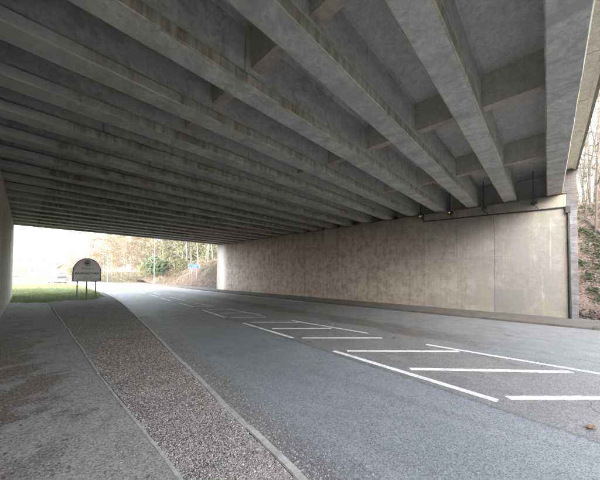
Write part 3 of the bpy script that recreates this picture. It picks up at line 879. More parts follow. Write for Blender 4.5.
for k, (y, z) in enumerate(((5.14, 5.15), (3.68, 5.12), (2.22, 5.09), (.41, 5.06))):
    r = tag(empty('wall_light', (WX, y, z)), wl_lab[k], 'light', 'wall lights on the conduit')
    zc = 4.70 + (y + .56) / 5.62 * .16
    mb = MB(); mb.box(WX - .20, WX - .03, y - .11, y + .11, z - .06, z + .07); under(mb.build('housing', 'black', bevel=.015), r)
    mb = MB(); mb.box(WX - .04, WX + .0, y - .04, y + .04, z - .1, z + .1); under(mb.build('bracket', 'black'), r)
    mb = MB(); mb.tube([(WX - .235, y + .03, z - .0), (WX - .19, y + .03, z)], [.028, .034], 10); under(mb.build('lens', 'amber' if k < 2 else 'lens'), r)
    mb = MB(); mb.tube([(WX - .1, y, z - .05), (WX - .1, y, z - .12), (WX - .06, y - .12, zc + .1), (WX - .05, y - .14, zc)], .016, 6); under(mb.build('cable', 'black'), r)
    yy = y + .02
    mb = MB(); mb.tube([(WX - .12, yy, z + .06), (WX - .12, yy, z + .3), (WX - .1, yy, 6.47)], .02, 6); under(mb.build('hanger_rod', 'black'), r)

# ------------------------------------------------------------------ town sign
MAT['sign_face'] = plain('sign_face', (.8, .8, .82), .5, var=.04)
MAT['sign_navy'] = plain('sign_navy', (.03, .035, .09), .5)
MAT['sign_ink'] = plain('sign_ink', (.06, .055, .06), .6)
MAT['sign_grey'] = plain('sign_grey', (.16, .16, .18), .6)
def town_sign():
    base = Vector((3.02, 23.6, .12)); r = tag(empty('town_sign', base, R_(6)), 'grey round-topped town sign reading BASINGSTOKE on three posts', 'sign')
    W = 1.62; hs = .62; top = 1.75; z0 = 1.13
    def outline(inset):
        w2 = W / 2 - inset; pts = [(-w2, z0 + inset), (w2, z0 + inset), (w2, z0 + .62)]
        for k in range(1, 24):
            a = math.pi * k / 24; pts.append((w2 * math.cos(a), z0 + .62 + (1.03 - inset) * math.sin(a)))
        pts.append((-w2, z0 + .62)); return pts
    mb = MB(); mb.prism(outline(0), -.03, .03, 'y'); me = mb.mesh('frame', 'sign_navy'); fixnormals(me); mkobj('frame', me, r)
    mb = MB(); mb.prism(outline(.055), -.036, -.02, 'y'); me = mb.mesh('sign_panel', 'sign_face'); fixnormals(me); pn = mkobj('sign_panel', me, r)
    rot = (math.pi / 2, 0, 0); y = -.038
    text_mesh('lettering', 'Welcome to', .17, 'sign_grey', pn, (0, y, z0 + .93), rot, .72)
    text_mesh('lettering', 'BASINGSTOKE', .2, 'sign_ink', pn, (0, y, z0 + .57), rot, 1.34, bold=.004)
    text_mesh('lettering', 'TWINNED WITH', .1, 'sign_grey', pn, (0, y, z0 + .31), rot, .56)
    for wd, xx, ww in (('ALENÇON', -.44, .27), ("BRAINE-L'ALLEUD", .0, .5), ('EUSKIRCHEN', .46, .34)):
        text_mesh('lettering', wd, .1, 'sign_ink', pn, (xx, y, z0 + .17), rot, ww)
    mb = MB(); mb.box(.66, .70, -.04, -.037, z0 + .08, z0 + .22); mb.build('mark', 'sign_ink', pn)
    # crest: shield, helm and side scrolls
    mb = MB(); cz = z0 + 1.3
    mb.prism([(-.10, cz + .10), (-.10, cz - .02), (-.06, cz - .09), (0, cz - .13), (.06, cz - .09), (.10, cz - .02), (.10, cz + .10)], y - .002, y + .004, 'y')
    for s in (-1, 1):
        mb.tube([(s * .13, y, cz - .1), (s * .17, y, cz), (s * .13, y, cz + .1), (s * .15, y, cz + .16)], .018, 5)
    mb.tube([(-.07, y, cz + .14), (0, y, cz + .2), (.07, y, cz + .14)], .03, 6)
    mb.tube([(-.16, y, cz - .15), (0, y, cz - .18), (.16, y, cz - .15)], .016, 5)
    mb.build('crest', 'sign_grey', pn)
    for x in (-.52, .0, .52):
        mb = MB(); mb.tube([(x, .06, -.3), (x, .06, 1.9)], .038, 10); mb.build('post', 'greypole', r)
town_sign()

# roundabout map sign
MAT['white_sign'] = plain('white_sign', (.42, .43, .45), .4, var=.03)
MAT['red'] = plain('sign_red', (.6, .05, .05), .5); MAT['sblue'] = plain('sign_blue', (.08, .28, .55), .5)
MAT['syellow'] = plain('sign_yellow', (.7, .55, .08), .5); MAT['sgreen'] = plain('sign_green', (.05, .3, .12), .5)
def map_sign():
    b = aty(37.5, 282.5, 64); r = tag(empty('direction_sign', (b.x, 64, .1), R_(10)), 'white roundabout map sign on two posts across the grass', 'sign')
    mb = MB(); mb.box(-1.05, 1.05, -.03, .03, 1.25, 3.15); p = mb.build('sign_panel', 'white_sign', r, bevel=.03)
    mb = MB(); mb.box(-1.1, 1.1, -.02, .05, 1.2, 3.2); mb.build('frame', 'greypole', r)
    mb = MB(); y = -.05
    mb.box(-.85, -.3, y, -.028, 1.62, 1.70); mb.box(.3, .85, y, -.028, 1.62, 1.70)
    ring = [(.26 * math.cos(a), 0, 1.66 + .2 * math.sin(a)) for a in [2 * math.pi * k / 20 for k in range(21)]]
    mb.tube([(q[0], y + .01, q[2]) for q in ring], .05, 5); mb.box(-.04, .04, y, -.028, 1.84, 2.05)
    mb.build('map_symbol', 'sign_ink', p)
    for n, (x0, x1, z0, z1) in dict(sgreen=(.1, .75, 2.5, 2.72), syellow=(.45, .85, 2.62, 2.78), sblue=(.25, .6, 2.3, 2.5), red=(-.8, -.55, 1.95, 2.25)).items():
        mb = MB(); mb.box(x0, x1, y + .006 - (.006 if n == 'syellow' else 0), -.029, z0, z1); mb.build('panel_patch', n, p)
    for x in (-.75, .75):
        mb = MB(); mb.tube([(x, .08, -.2), (x, .08, 3.1)], .05, 8); mb.build('post', 'greypole', r)
map_sign()
# blue direction sign on the far bank
MAT['pale_blue'] = plain('sign_pale_blue', (.03, .09, .15), .4, var=.05)
def arrow_sign():
    X, Y = 17.2, 38.0; zb = right_h(X, Y)
    r = tag(empty('arrow_sign', (X, Y, zb), R_(-14)), 'pale blue flag-shaped road sign on two posts below the trees', 'sign')
    z = 2.62 - zb; h = .74; w = .78
    pr = [(-w, z), (w - .15, z), (w + .08, z + h / 2), (w - .15, z + h), (-w, z + h)]
    mb = MB(); mb.prism(pr, -.02, .02, 'y'); me = mb.mesh('sign_panel', 'palepole'); fixnormals(me); p = mkobj('sign_panel', me, r)
    k = .045; pr2 = [(-w + k, z + k), (w - .17, z + k), (w + .01, z + h / 2), (w - .17, z + h - k), (-w + k, z + h - k)]
    mb = MB(); mb.prism(pr2, -.026, -.015, 'y'); me = mb.mesh('blue_field', 'pale_blue'); fixnormals(me); mkobj('blue_field', me, p)
    mb = MB(); mb.box(-.66, -.46, -.034, -.02, z + .12, z + .3); mb.box(-.2, .45, -.034, -.02, z + .48, z + .56); mb.box(-.3, .35, -.034, -.02, z + .22, z + .3); mb.build('white_mark', 'palepole', p)
    for x in (-.28, .4):
        mb = MB(); mb.tube([(x, .06, -.4), (x, .06, z + h - .05)], .038, 8); mb.build('post', 'galv', r)
arrow_sign()

# street lamp on the far verge and a slim pale post
def street_lamp(X, Y, z, h, label):
    r = tag(empty('street_lamp', (X, Y, z)), label, 'street lamp')
    mb = MB(); mb.tube([(0, 0, -.2), (0, 0, 1.2), (0, 0, 1.25), (0, 0, h)], [.075, .075, .055, .04], 10); mb.build('column', 'palepole', r)
    mb = MB(); mb.tube([(0, 0, h - .05), (-.15, 0, h + .15), (-.8, 0, h + .22)], [.03, .03, .025], 8); mb.build('arm', 'palepole', r)
    mb = MB(); mb.prism([(-1.35, h + .2), (-.75, h + .17), (-.75, h + .29), (-1.0, h + .33), (-1.35, h + .27)], -.11, .11, 'y'); mb.build('lamp_head', 'greypole', r, bevel=.02)
    mb = MB(); mb.box(-.09, .09, -.078, -.06, .4, .95); mb.build('service_door', 'palepole', r)
street_lamp(14.95, 48.0, .1, 8.0, 'slim pale lamp column at the road edge beside the evergreen bush')
street_lamp(12.6, 71, .1, 6.0, 'distant pale lamp column beyond the bend, just right of the town sign')

# ------------------------------------------------------------------ silver car
MAT['car_paint'] = plain('silver_paint', (.20, .21, .225), .3, .5, .03)
MAT['car_glass'] = plain('car_glass', (.03, .035, .04), .08, 0, .05)
MAT['tyre'] = plain('tyre', (.02, .02, .02), .9)
def lamp_mat():
    t = NT('tail_lamp'); t.done((.55, .02, .02), .25); t.b.inputs['Emission Color'].default_value = (1, .06, .04, 1); t.b.inputs['Emission Strength'].default_value = .25; return t.m
MAT['tail'] = lamp_mat()
MAT['plate'] = plain('yellow_plate', (.7, .55, .1), .5)
def car():
    b = aty(57, 283.3, 62.5); r = tag(empty('car', (b.x, 62.5, .0), R_(14)), 'silver hatchback car driving away round the bend', 'car')
    # local: +y forward, width along x. stations along y: (y, half width, z low, z belt, z roof, half roof)
    st = [(-2.0, .70, .32, .80, .82, .6), (-1.95, .80, .24, .90, .98, .66), (-1.72, .84, .22, .94, 1.40, .60), (-1.35, .86, .22, .94, 1.49, .62), (-.4, .86, .22, .93, 1.52, .62), (.35, .86, .22, .92, 1.46, .60),
          (1.0, .86, .22, .92, 1.02, .66), (1.6, .83, .24, .84, .90, .62), (1.98, .72, .30, .68, .72, .5)]
    mb = MB(); n = 12
    for (y, hwid, zl, zb, zr, hr) in st:
        ring = [(-hwid * .8, zl), (-hwid, zl + .12), (-hwid, (zl + zb) / 2 + .05), (-hwid * .97, zb), (-hr - .02, (zb + zr) / 2 + .1 * (zr - zb)), (-hr * .82, zr), (hr * .82, zr), (hr + .02, (zb + zr) / 2 + .1 * (zr - zb)), (hwid * .97, zb), (hwid, (zl + zb) / 2 + .05), (hwid, zl + .12), (hwid * .8, zl)]
        mb.v += [(x, y, z) for x, z in ring]
    for i in range(len(st) - 1):
        for j in range(n):
            k = (j + 1) % n; mb.f.append((i * n + j, i * n + k, (i + 1) * n + k, (i + 1) * n + j)); mb.mi.append(0)
    mb.f.append(tuple(range(n))); mb.f.append(tuple(range((len(st) - 1) * n, len(st) * n))[::-1]); mb.mi += [0, 0]
    me = mb.mesh('body', 'car_paint', True); fixnormals(me); body = mkobj('body', me, r)
    sd_ = body.modifiers.new('sub', 'SUBSURF'); sd_.levels = 1; sd_.render_levels = 2
    mb = MB(); mb.poly([(-.62, -1.965, .985), (.62, -1.965, .985), (.52, -1.775, 1.36), (-.52, -1.775, 1.36)]); o = mb.build('rear_window', 'car_glass', r); s = o.modifiers.new('t', 'SOLIDIFY'); s.thickness = .03
    for sx in (-1, 1):
        mb = MB(); mb.poly([(sx * .862, -1.5, .97), (sx * .862, .7, .97), (sx * .665, .2, 1.36), (sx * .665, -1.4, 1.38)]); o = mb.build('side_window', 'car_glass', r); s = o.modifiers.new('t', 'SOLIDIFY'); s.thickness = .03
        mb = MB(); mb.prism([(-1.99, .72), (-1.8, .74), (-1.76, 1.02), (-1.93, 1.0)], sx * .62, sx * .83, 'x'); mb.build('tail_lamp', 'tail', r, bevel=.01)
        mb = MB(); mb.box(*sorted((sx * .86, sx * 1.0)), .62, .74, .95, 1.07); mb.build('mirror', 'car_paint', r, bevel=.02)
        for y in (-1.25, 1.25):
            mb = MB(); mb.tube([(sx * .66, y, .31), (sx * .86, y, .31)], .31, 18); w_ = mb.build('wheel', 'tyre', r)
            mb = MB(); mb.tube([(sx * .84, y, .31), (sx * .87, y, .31)], .2, 12); mb.build('rim', 'galv', w_)
    mb = MB(); mb.box(-.8, .8, -2.06, -1.9, .3, .56); mb.build('bumper', 'car_paint', r, bevel=.04)
    mb = MB(); mb.box(-.26, .26, -2.075, -2.055, .6, .71); mb.build('number_plate', 'plate', r)
car()

# ------------------------------------------------------------------ houses
MAT['brick_wall'] = plain('house_brick', (.11, .07, .052), .9, var=.2)
MAT['render_wall'] = plain('house_render', (.20, .18, .155), .9, var=.06)
MAT['roof_brown'] = plain('roof_brown', (.055, .04, .032), .85, var=.2, scale=3)
MAT['roof_orange'] = plain('roof_orange', (.17, .07, .04), .85, var=.2, scale=3)
MAT['win'] = plain('window_glass', (.05, .055, .06), .1)
MAT['winframe'] = plain('window_frame', (.7, .7, .68), .5)
def house(x0, x1, y, dep, eave, ridge, wall, roof, label, chim=True, gable=False, nw=3):
    cx_ = (x0 + x1) / 2; hw_ = (x1 - x0) / 2; z0 = 0.1
    r = tag(empty('house', (cx_, y, z0)), label, 'house')
    mb = MB(); mb.box(-hw_, hw_, 0, dep, -.5, eave)
    if gable: mb.prism([(-hw_, eave), (hw_, eave), (0, ridge - .05)], 0.0, dep, 'y')
    else: mb.prism([(0, eave), (dep, eave), (dep / 2, ridge - .05)], -hw_, hw_, 'x')
    mb.build('wall', wall, r)
    mb = MB(); o = .35; th = .16
    if gable:
        for s in (-1, 1): mb.prism([(0, ridge), (s * (hw_ + o), eave - .15), (s * (hw_ + o), eave - .15 + th), (0, ridge + th)], -o, dep + o, 'y')
    else:
        for (ya_) in (-o, dep + o): mb.prism([(dep / 2, ridge), (ya_, eave - .15), (ya_, eave - .15 + th), (dep / 2, ridge + th)], -hw_ - o, hw_ + o, 'x')
    ro = mb.build('roof', roof, r)
    if chim:
        mb = MB(); mb.box(-hw_ + .5, -hw_ + 1.3, dep / 2 - .4, dep / 2 + .4, ridge - .8, ridge + 1.1); mb.box(-hw_ + .7, -hw_ + 1.1, dep / 2 - .2, dep / 2 + .2, ridge + 1.1, ridge + 1.5); mb.build('chimney', 'brick_wall', ro)
    for k in range(nw):
        xw = -hw_ + (k + .5) * 2 * hw_ / nw
        for zw in ((1.0, 2.2), (3.6, 4.7)) if eave > 4.5 else ((1.0, 2.1),):
            mb = MB(); mb.box(xw - .6, xw + .6, -.04, .05, zw[0], zw[1]); wv = mb.build('window', 'winframe', r)
            for s in (-1, 1):
                mb = MB(); mb.box(xw + s * .29 - .25, xw + s * .29 + .25, -.05, -.03, zw[0] + .08, zw[1] - .08); mb.build('pane', 'win', wv)
    mb = MB(); mb.box(-hw_ + .3, -hw_ + 1.2, -.05, .05, -.05, 2.05); mb.build('door', 'sign_navy', r)
house(-5, 5.5, 132, 8, 2.6, 5.6, 'render_wall', 'roof_brown', 'low pale house with brown tiled roof behind the map sign', False)
house(8.0, 11.0, 128, 7, 3.6, 5.2, 'brick_wall', 'roof_brown', 'small brown brick house left of the orange-roofed one', False, True, 1)
house(11.6, 22, 134, 8, 3.2, 6.6, 'brick_wall', 'roof_orange', 'brick house with orange tiled roof and chimney behind the car', True)
house(-28, -9, 140, 9, 5.0, 8.0, 'render_wall', 'roof_brown', 'pale two-storey house far left beyond the road bend', True)

# ------------------------------------------------------------------ trees
def tree_mesh(seed, h, twigs, spread=.32, levels=4, trunk_r=None, leaf=0, leafsize=.12, bend=.06, low=.25, tl=1.0):
    rnd = random.Random(seed); tr = MB(); cr = MB()
    tr_r = trunk_r or h * .014
    ends = []
    def grow(p, d, L, r, lev, mb):
        n = 4 if lev == 0 else 3
        pts = [p.copy()]; rr = [r]
        q = p.copy(); dd = d.copy()
        for i in range(n):
            dd = (dd + Vector((rnd.uniform(-1, 1), rnd.uniform(-1, 1), rnd.uniform(-.3, .6))) * (bend if lev == 0 else .17)).normalized()
            q = q + dd * (L / n); pts.append(q.copy()); rr.append(r * (1 - .62 * (i + 1) / n))
        mb.tube(pts, rr, 7 if lev == 0 else (5 if lev == 1 else 3), cap=False)
        if lev >= levels: ends.append((q, dd)); return
        k = {0: 7, 1: 4, 2: 4, 3: 3}.get(lev, 3)
        k = int(k * tl) if lev == 0 else k
        for i in range(k):
            t = (low + (1 - low) * (i + rnd.random() * .6) / k) if lev == 0 else .3 + .7 * (i + rnd.random()) / k
            t = min(.999, t); idx = t * n; i0 = int(idx); fr = idx - i0
            bp = pts[i0].lerp(pts[min(i0 + 1, n)], fr); br_ = rr[i0] * (1 - fr) + rr[min(i0 + 1, n)] * fr
            a = rnd.random() * 6.283 if lev else i * 2.4 + rnd.random()
            side = Vector((math.cos(a), math.sin(a), 0))
            if lev: side = (side - dd * side.dot(dd)).normalized()
            up = rnd.uniform(.35, .9)
            nd = (side * 1. + (dd if lev else Vector((0, 0, 1))) * up).normalized()
            nl = L * rnd.uniform(.42, .6) if lev else h * spread * rnd.uniform(.7, 1.15) * (1.15 - .6 * t)
            grow(bp, nd, nl, max(.006, br_ * rnd.uniform(.45, .62)), lev + 1, tr if lev < 1 else cr)
        ends.append((q, dd))
    grow(Vector((0, 0, -.2)), Vector((rnd.uniform(-.05, .05), rnd.uniform(-.05, .05), 1)), h, tr_r, 0, tr)
    # fine twigs
    for (q, d) in ends:
        for k in range(twigs):
            v = (d + Vector((rnd.uniform(-1, 1), rnd.uniform(-1, 1), rnd.uniform(-.5, .9)))).normalized(); L = rnd.uniform(.25, .75) * h / 9
            s = v.orthogonal().normalized() * (.006 + h * .0006); m = q + v * L
            cr.poly([q - s, q + s, m])
            if leaf:
                for z in range(leaf):
                    c = q + v * (L * rnd.random()) + Vector((rnd.uniform(-1, 1), rnd.uniform(-1, 1), rnd.uniform(-1, 1))) * .12
                    a = Vector((rnd.uniform(-1, 1), rnd.uniform(-1, 1), rnd.uniform(-1, 1))).normalized() * leafsize * rnd.uniform(.6, 1.2); b = a.orthogonal().normalized() * leafsize * .55
                    cr.poly([c - a, c + b, c + a, c - b], 1)
    return tr, cr
TREES = []
def tree_type(seed, h, bark, twigm, leafm, **kw):
    tr, cr = tree_mesh(seed, h, **kw)
    return tr.mesh('trunk', bark, True), cr.mesh('crown', [twigm, leafm])
TT = {
    'bare': [tree_type(s, 11, 'bark', 'twig', 'twig_gold', twigs=5) for s in (1, 2, 3)],
    'gold': [tree_type(s, 11, 'bark', 'twig_gold', 'twig_gold', twigs=5, leaf=2, leafsize=.11) for s in (4, 5, 6)],
    'ivy': [tree_type(s, 11, 'bark', 'twig', 'leaf_green', twigs=4, leaf=2, leafsize=.15, low=.1) for s in (7, 8)],
    'slim': [tree_type(s, 13, 'bark_pale', 'twig', 'leaf_green', twigs=3, spread=.17, low=.45, trunk_r=.11, levels=3) for s in (9, 10, 11)],
    'thin': [tree_type(s, 12, 'bark_dark', 'bark_dark', 'leaf_green', twigs=4, spread=.2, low=.3, trunk_r=.085, levels=3) for s in (31, 32, 33)],
    'brush': [tree_type(s, 3.4, 'bark', 'twig', 'twig_gold', twigs=7, spread=.55, low=.05, trunk_r=.035, levels=3, tl=1.8) for s in (12, 13)],
    'brushgreen': [tree_type(s, 3.0, 'bark', 'twig', 'leaf_green', twigs=5, leaf=2, leafsize=.10, spread=.55, low=.05, trunk_r=.035, levels=3, tl=1.8) for s in (14, 15)],
    'ever': [tree_type(16, 3.6, 'bark', 'evergreen', 'evergreen', twigs=7, leaf=5, leafsize=.13, spread=.5, low=.03, trunk_r=.05, levels=3, tl=2.2)],
}
def plant(kind, x, y, z, s, rz, name, label, cat, group):
    tm, cm = random.choice(TT[kind])
    r = tag(empty(name, (x, y, z), rz), label, cat, group); r.scale = (s, s, s * random.uniform(.9, 1.12))
    mkobj('trunk', tm, r); mkobj('crown', cm, r); return r
ORD = ['first', 'second', 'third', 'fourth', 'fifth', 'sixth', 'seventh', 'eighth', 'ninth', 'tenth', 'eleventh', 'twelfth', 'thirteenth', 'fourteenth', 'fifteenth', 'sixteenth', 'seventeenth', 'eighteenth', 'nineteenth', 'twentieth']
def gz(x, y):
    if y < 62 and x > 15: return right_h(x, y)
    if x > 7: return .02 + max(0, min(2.5, (x - interp([(p.x, p.y) for p in DR[:330]], min(y, 98)) - 2) * .07))
    return -.05
def row(spots, name, text, cat, group):
    """spots: (photo column, distance Y, kind, scale); numbered left to right"""
    spots = sorted(spots)
    for i, (pxx, Y, kind, s) in enumerate(spots):
        p = aty(pxx, 275, Y)
        plant(kind, p.x, Y, gz(p.x, Y), s, random.random() * 6.28, name, text.format(ORD[i]), cat, group)
row([(112, 78, 'gold', 1.0), (121, 74, 'gold', .95), (131, 70, 'bare', 1.0), (141, 66, 'gold', .9), (150, 60, 'bare', 1.), (159, 57, 'gold', .9), (167, 55, 'ivy', 1.), (176, 52, 'bare', 1.), (184, 50, 'ivy', 1.0), (191, 49, 'bare', 1.), (205, 46, 'ivy', .95), (213, 44, 'ivy', 1.0)],
    'tree', 'winter tree in the front row across the road bend, {} from the left', 'tree', 'front row of winter trees across the bend')
row([(104, 92, 'gold', 1.15), (117, 88, 'gold', 1.1), (126, 85, 'gold', 1.1), (136, 84, 'gold', 1.1), (146, 80, 'gold', 1.2), (154, 74, 'ivy', 1.1), (163, 72, 'gold', 1.2), (172, 70, 'ivy', 1.2), (181, 66, 'gold', 1.1), (188, 63, 'ivy', 1.2), (196, 62, 'ivy', 1.2), (203, 60, 'bare', 1.2), (210, 58, 'ivy', 1.25), (217, 56, 'ivy', 1.2)],
    'tree', 'hazy winter tree in the back row across the road bend, {} from the left', 'tree', 'back row of winter trees across the bend')
row([(207.5, 41, 'slim', .95), (198, 44, 'slim', .9), (164, 53, 'slim', .85), (187, 47, 'slim', .9)], 'tree', 'slender pale-trunked tree on the far bank, {} from the left', 'tree', 'pale slender trees on the far bank')
row([(16, 150, 'gold', .7), (25, 155, 'gold', .65), (36, 160, 'bare', .7), (48, 150, 'gold', .7), (57, 158, 'bare', .7), (68, 160, 'gold', .75), (80, 150, 'gold', .8), (92, 140, 'gold', .8), (100, 120, 'gold', .9)],
    'tree', 'faint distant tree behind the houses on the left, {} from the left', 'tree', 'distant trees behind the houses')
row([(108, 73, 'brush', .9), (116, 70, 'brush', .9), (124, 67, 'brush', 1.), (132, 63, 'brush', 1.), (139, 60, 'brush', 1.), (146, 56, 'brushgreen', 1.), (168, 51, 'brushgreen', .9), (174, 49, 'brush', .9), (181, 47, 'brushgreen', .8), (111, 82, 'brush', 1.2), (128, 78, 'brush', 1.2), (136, 72, 'brush', 1.2), (143, 64, 'brush', 1.1), (74, 88, 'brushgreen', .8), (85, 84, 'brush', .8), (96, 80, 'brush', .9)],
    'shrub', 'twiggy leafless shrub at the foot of the trees across the bend, {} from the left', 'shrub', 'shrubs under the trees across the bend')
row([(156, 52, 'ever', .85), (162, 50.5, 'ever', .75)], 'evergreen_bush', 'dark green evergreen bush by the lamp column, {} from the left', 'bush', 'evergreen bushes across the road')
# undergrowth and far wood that read as one mass
def wood():
    rnd = random.Random(77); mb = MB()
    for i in range(95000):
        x = rnd.uniform(9, 62); y = rnd.uniform(0, 1)
        y = 66 + max(0, 40 - x) * 1.0 + y * 30
        zt = 11 + 3 * nz(x, y, .12) if x > 20 else 8 + 3 * nz(x, y, .12)
        z = zt * rnd.random() ** .8
        if nz(x * .25, z * .35, 1, y * .04) < -.2: continue
        a = Vector((rnd.uniform(-1, 1), rnd.uniform(-1, 1), rnd.uniform(-.6, 1.2))).normalized() * rnd.uniform(.15, .45); b = a.orthogonal().normalized() * rnd.uniform(.015, .06); c = Vector((x, y, gz(x, y) + z))
        k = 0 if rnd.random() < .5 else (2 if nz(x, y, .09, 5) > .0 and x > 22 else 1)
        mb.poly([c - a, c + b, c + a, c - b], k)
    tag(mb.build('far_wood', ['twig', 'twig_gold', 'leaf_green']), 'tangled mass of winter wood closing the view behind the trees', 'wood', kind='stuff')
    mb = MB()
    for i in range(40000):
        t = rnd.random(); Y = 33 + 47 * t; x = interp([(p.x, p.y) for p in DR[:330]], Y) + 2.0 + rnd.random() ** 1.2 * 9
        if Y < 52: x += 1.5
        if Y < 46 and nz(x, Y, .4, 2) < .05: continue
        z = gz(x, Y) + rnd.random() ** 1.4 * (1.6 + .9 * nz(x, Y, .3)); c = Vector((x, Y, z))
        a = Vector((rnd.uniform(-1, 1), rnd.uniform(-1, 1), rnd.uniform(-.2, 1.4))).normalized() * rnd.uniform(.1, .4); b = a.orthogonal().normalized() * rnd.uniform(.008, .03)
        mb.poly([c - a, c + b, c + a, c - b], 0 if rnd.random() < .75 else 1)
    tag(mb.build('brambles', ['twig', 'leaf_green']), 'low tangle of brown brambles along the far road edge', 'brambles', kind='stuff')
    mb = MB()
    for i in range(5000):
        x = 20 + rnd.random() * 9; y = -.8 - rnd.random() * 7; c = Vector((x, y, right_h(x, y) + rnd.random() ** 1.5 * 3.2))
        a = Vector((rnd.uniform(-1, 1), rnd.uniform(-1, 1), rnd.uniform(-.3, 1.6))).normalized() * rnd.uniform(.2, .7); b = a.orthogonal().normalized() * rnd.uniform(.006, .014)
        mb.poly([c - a, c + b, c + a, c - b])
    tag(mb.build('bank_undergrowth', ['twig']), 'tangle of bare twigs along the top of the near leafy bank', 'undergrowth', kind='stuff')
    mb = MB()  # unseen mass behind the viewpoint, added to keep the low sun out
    for i in range(44000):
        x = -6.5 - rnd.random() * 18; y = -44 + rnd.random() * 40
        z = 4.6 + 9 * rnd.random(); c = Vector((x, y, z))
        a = Vector((rnd.uniform(-1, 1), rnd.uniform(-1, 1), rnd.uniform(-.6, 1.2))).normalized() * rnd.uniform(.3, .7); b = a.orthogonal().normalized() * rnd.uniform(.08, .2)
        mb.poly([c - a, c + b, c + a, c - b])
    tag(mb.build('unseen_sun_blocker', ['twig']), 'unseen twig mass added on the left bank behind the viewpoint to block the sun', 'wood', kind='stuff')
wood()
# hedge beyond the bend
def hedge():
    rnd = random.Random(21); mb = MB()
    r = tag(empty('hedge', (2, 108, 0)), 'low brown hedge along the far side of the bend', 'hedge')
    for i in range(9000):
        x = rnd.uniform(-14, 13); z = rnd.uniform(0, 1.25 + .15 * nz(x, 0, .8)); y = 108 + rnd.uniform(-.5, .5)
        a = Vector((rnd.uniform(-1, 1), rnd.uniform(-1, 1), rnd.uniform(-1, 1))).normalized() * .10; b = a.orthogonal().normalized() * .06; c = Vector((x - 2, y - 108, z))
        mb.poly([c - a, c + b, c + a, c - b])
    mb.build('foliage', 'twig_gold', r)
    mb = MB()
    for i in range(60):
        x = -14 + i * .45; mb.tube([(x - 2, 0, -.2), (x - 2 + rnd.uniform(-.2, .2), rnd.uniform(-.2, .2), 1.0)], [.03, .01], 4)
    mb.build('stems', 'bark', r)
hedge()
# woodland on the near right bank, seen past the brick pier
def bank_row():
    rnd = random.Random(33); sp = []
    for i in range(20):
        X = 20.3 + i * .75 + rnd.uniform(-.4, .4); pxx = rnd.uniform(577, 606)
        p = atx(pxx, 215, X); sp.append((X, p.y))
    sp.sort(key=lambda q: px((q[0], q[1], 5))[0])
    for i, (X, Y) in enumerate(sp):
        plant('thin', X, Y, right_h(X, Y) - .1, rnd.uniform(.5, .85), rnd.random() * 6, 'bank_tree', 'thin bare tree on the leafy bank right of the pier, {} from the pier'.format(ORD[i]), 'tree', 'thin bare trees on the near bank')
bank_row()
# leaf litter and ivy on the near bank
def litter():
    rnd = random.Random(17); mb = MB()
    for i in range(16000):
        x = 15.6 + 8 * rnd.random() ** 1.2; y = -.95 - 5 * rnd.random() ** 1.3
        z = right_h(x, y) + rnd.uniform(0, .025); s = rnd.uniform(.025, .06); a = rnd.random() * 6.28
        nrm = Vector((-.8, 0, 1)).normalized(); u = Vector((math.cos(a), math.sin(a), .8 * math.cos(a))) * s; v_ = u.cross(nrm) * .7
        u.z += rnd.uniform(-.3, .3) * s; c = Vector((x, y, z))
        mb.poly([c - u, c - v_ + nrm * s * .3, c + u, c + v_ + nrm * s * .2])
    tag(mb.build('leaf_litter', 'litter'), 'carpet of fallen brown leaves on the bank right of the pier', 'leaf litter', kind='stuff')
    mb = MB()
    for i in range(9000):   # far bank
        x = 16.2 + 7 * rnd.random(); y = 29 + 26 * rnd.random()
        z = right_h(x, y) + rnd.uniform(0, .03); s = rnd.uniform(.05, .11); a = rnd.random() * 6.28
        u = Vector((math.cos(a), math.sin(a), .6 * math.cos(a))) * s; v_ = Vector((-math.sin(a), math.cos(a), rnd.uniform(-.4, .6))) * s * .7; c = Vector((x, y, z))
        mb.poly([c - u, c - v_, c + u, c + v_])
    tag(mb.build('far_leaf_litter', 'litter'), 'brown leaf litter on the bank below the blue sign', 'leaf litter', kind='stuff')
litter()
def ivy():
    rnd = random.Random(23); mb = MB()
    for (pxx, pyy, n, sp) in ((586, 203, 420, .45), (583, 232, 260, .3), (591, 238, 420, .4), (598, 247, 380, .45), (581, 265, 160, .22), (589, 279, 220, .28), (597, 268, 200, .3), (598, 257, 150, .25), (594, 292, 150, .22), (586, 250, 120, .25), (600, 300, 160, .3), (596, 215, 120, .4)):
        # where the ray meets the bank
        X = 15.8; d = 1e9; best = None
        while X < 27:
            p = atx(pxx, pyy, X)
            if right_h(p.x, p.y) >= p.z: best = p; break
            X += .05
        if not best: best = atx(pxx, pyy, 22)
        for k in range(int(n * .6)):
            x = best.x + rnd.gauss(0, sp * .5); y = best.y + rnd.gauss(0, sp * .5)
            if y > -.95 or x < 15.7: continue
            z = right_h(x, y) + rnd.uniform(.02, .16); s = rnd.uniform(.03, .06); a = rnd.random() * 6.28
            u = Vector((math.cos(a), math.sin(a), rnd.uniform(-.4, .8))) * s; v_ = Vector((-math.sin(a), math.cos(a), rnd.uniform(-.4, .4))) * s * .9; c = Vector((x, y, z))
            mb.poly([c - u, c - v_ * .8, c + u, c + v_ * .8])
    tag(mb.build('ivy', 'ivy'), 'scattered green ivy clumps growing over the leafy bank', 'ivy', kind='stuff')
ivy()
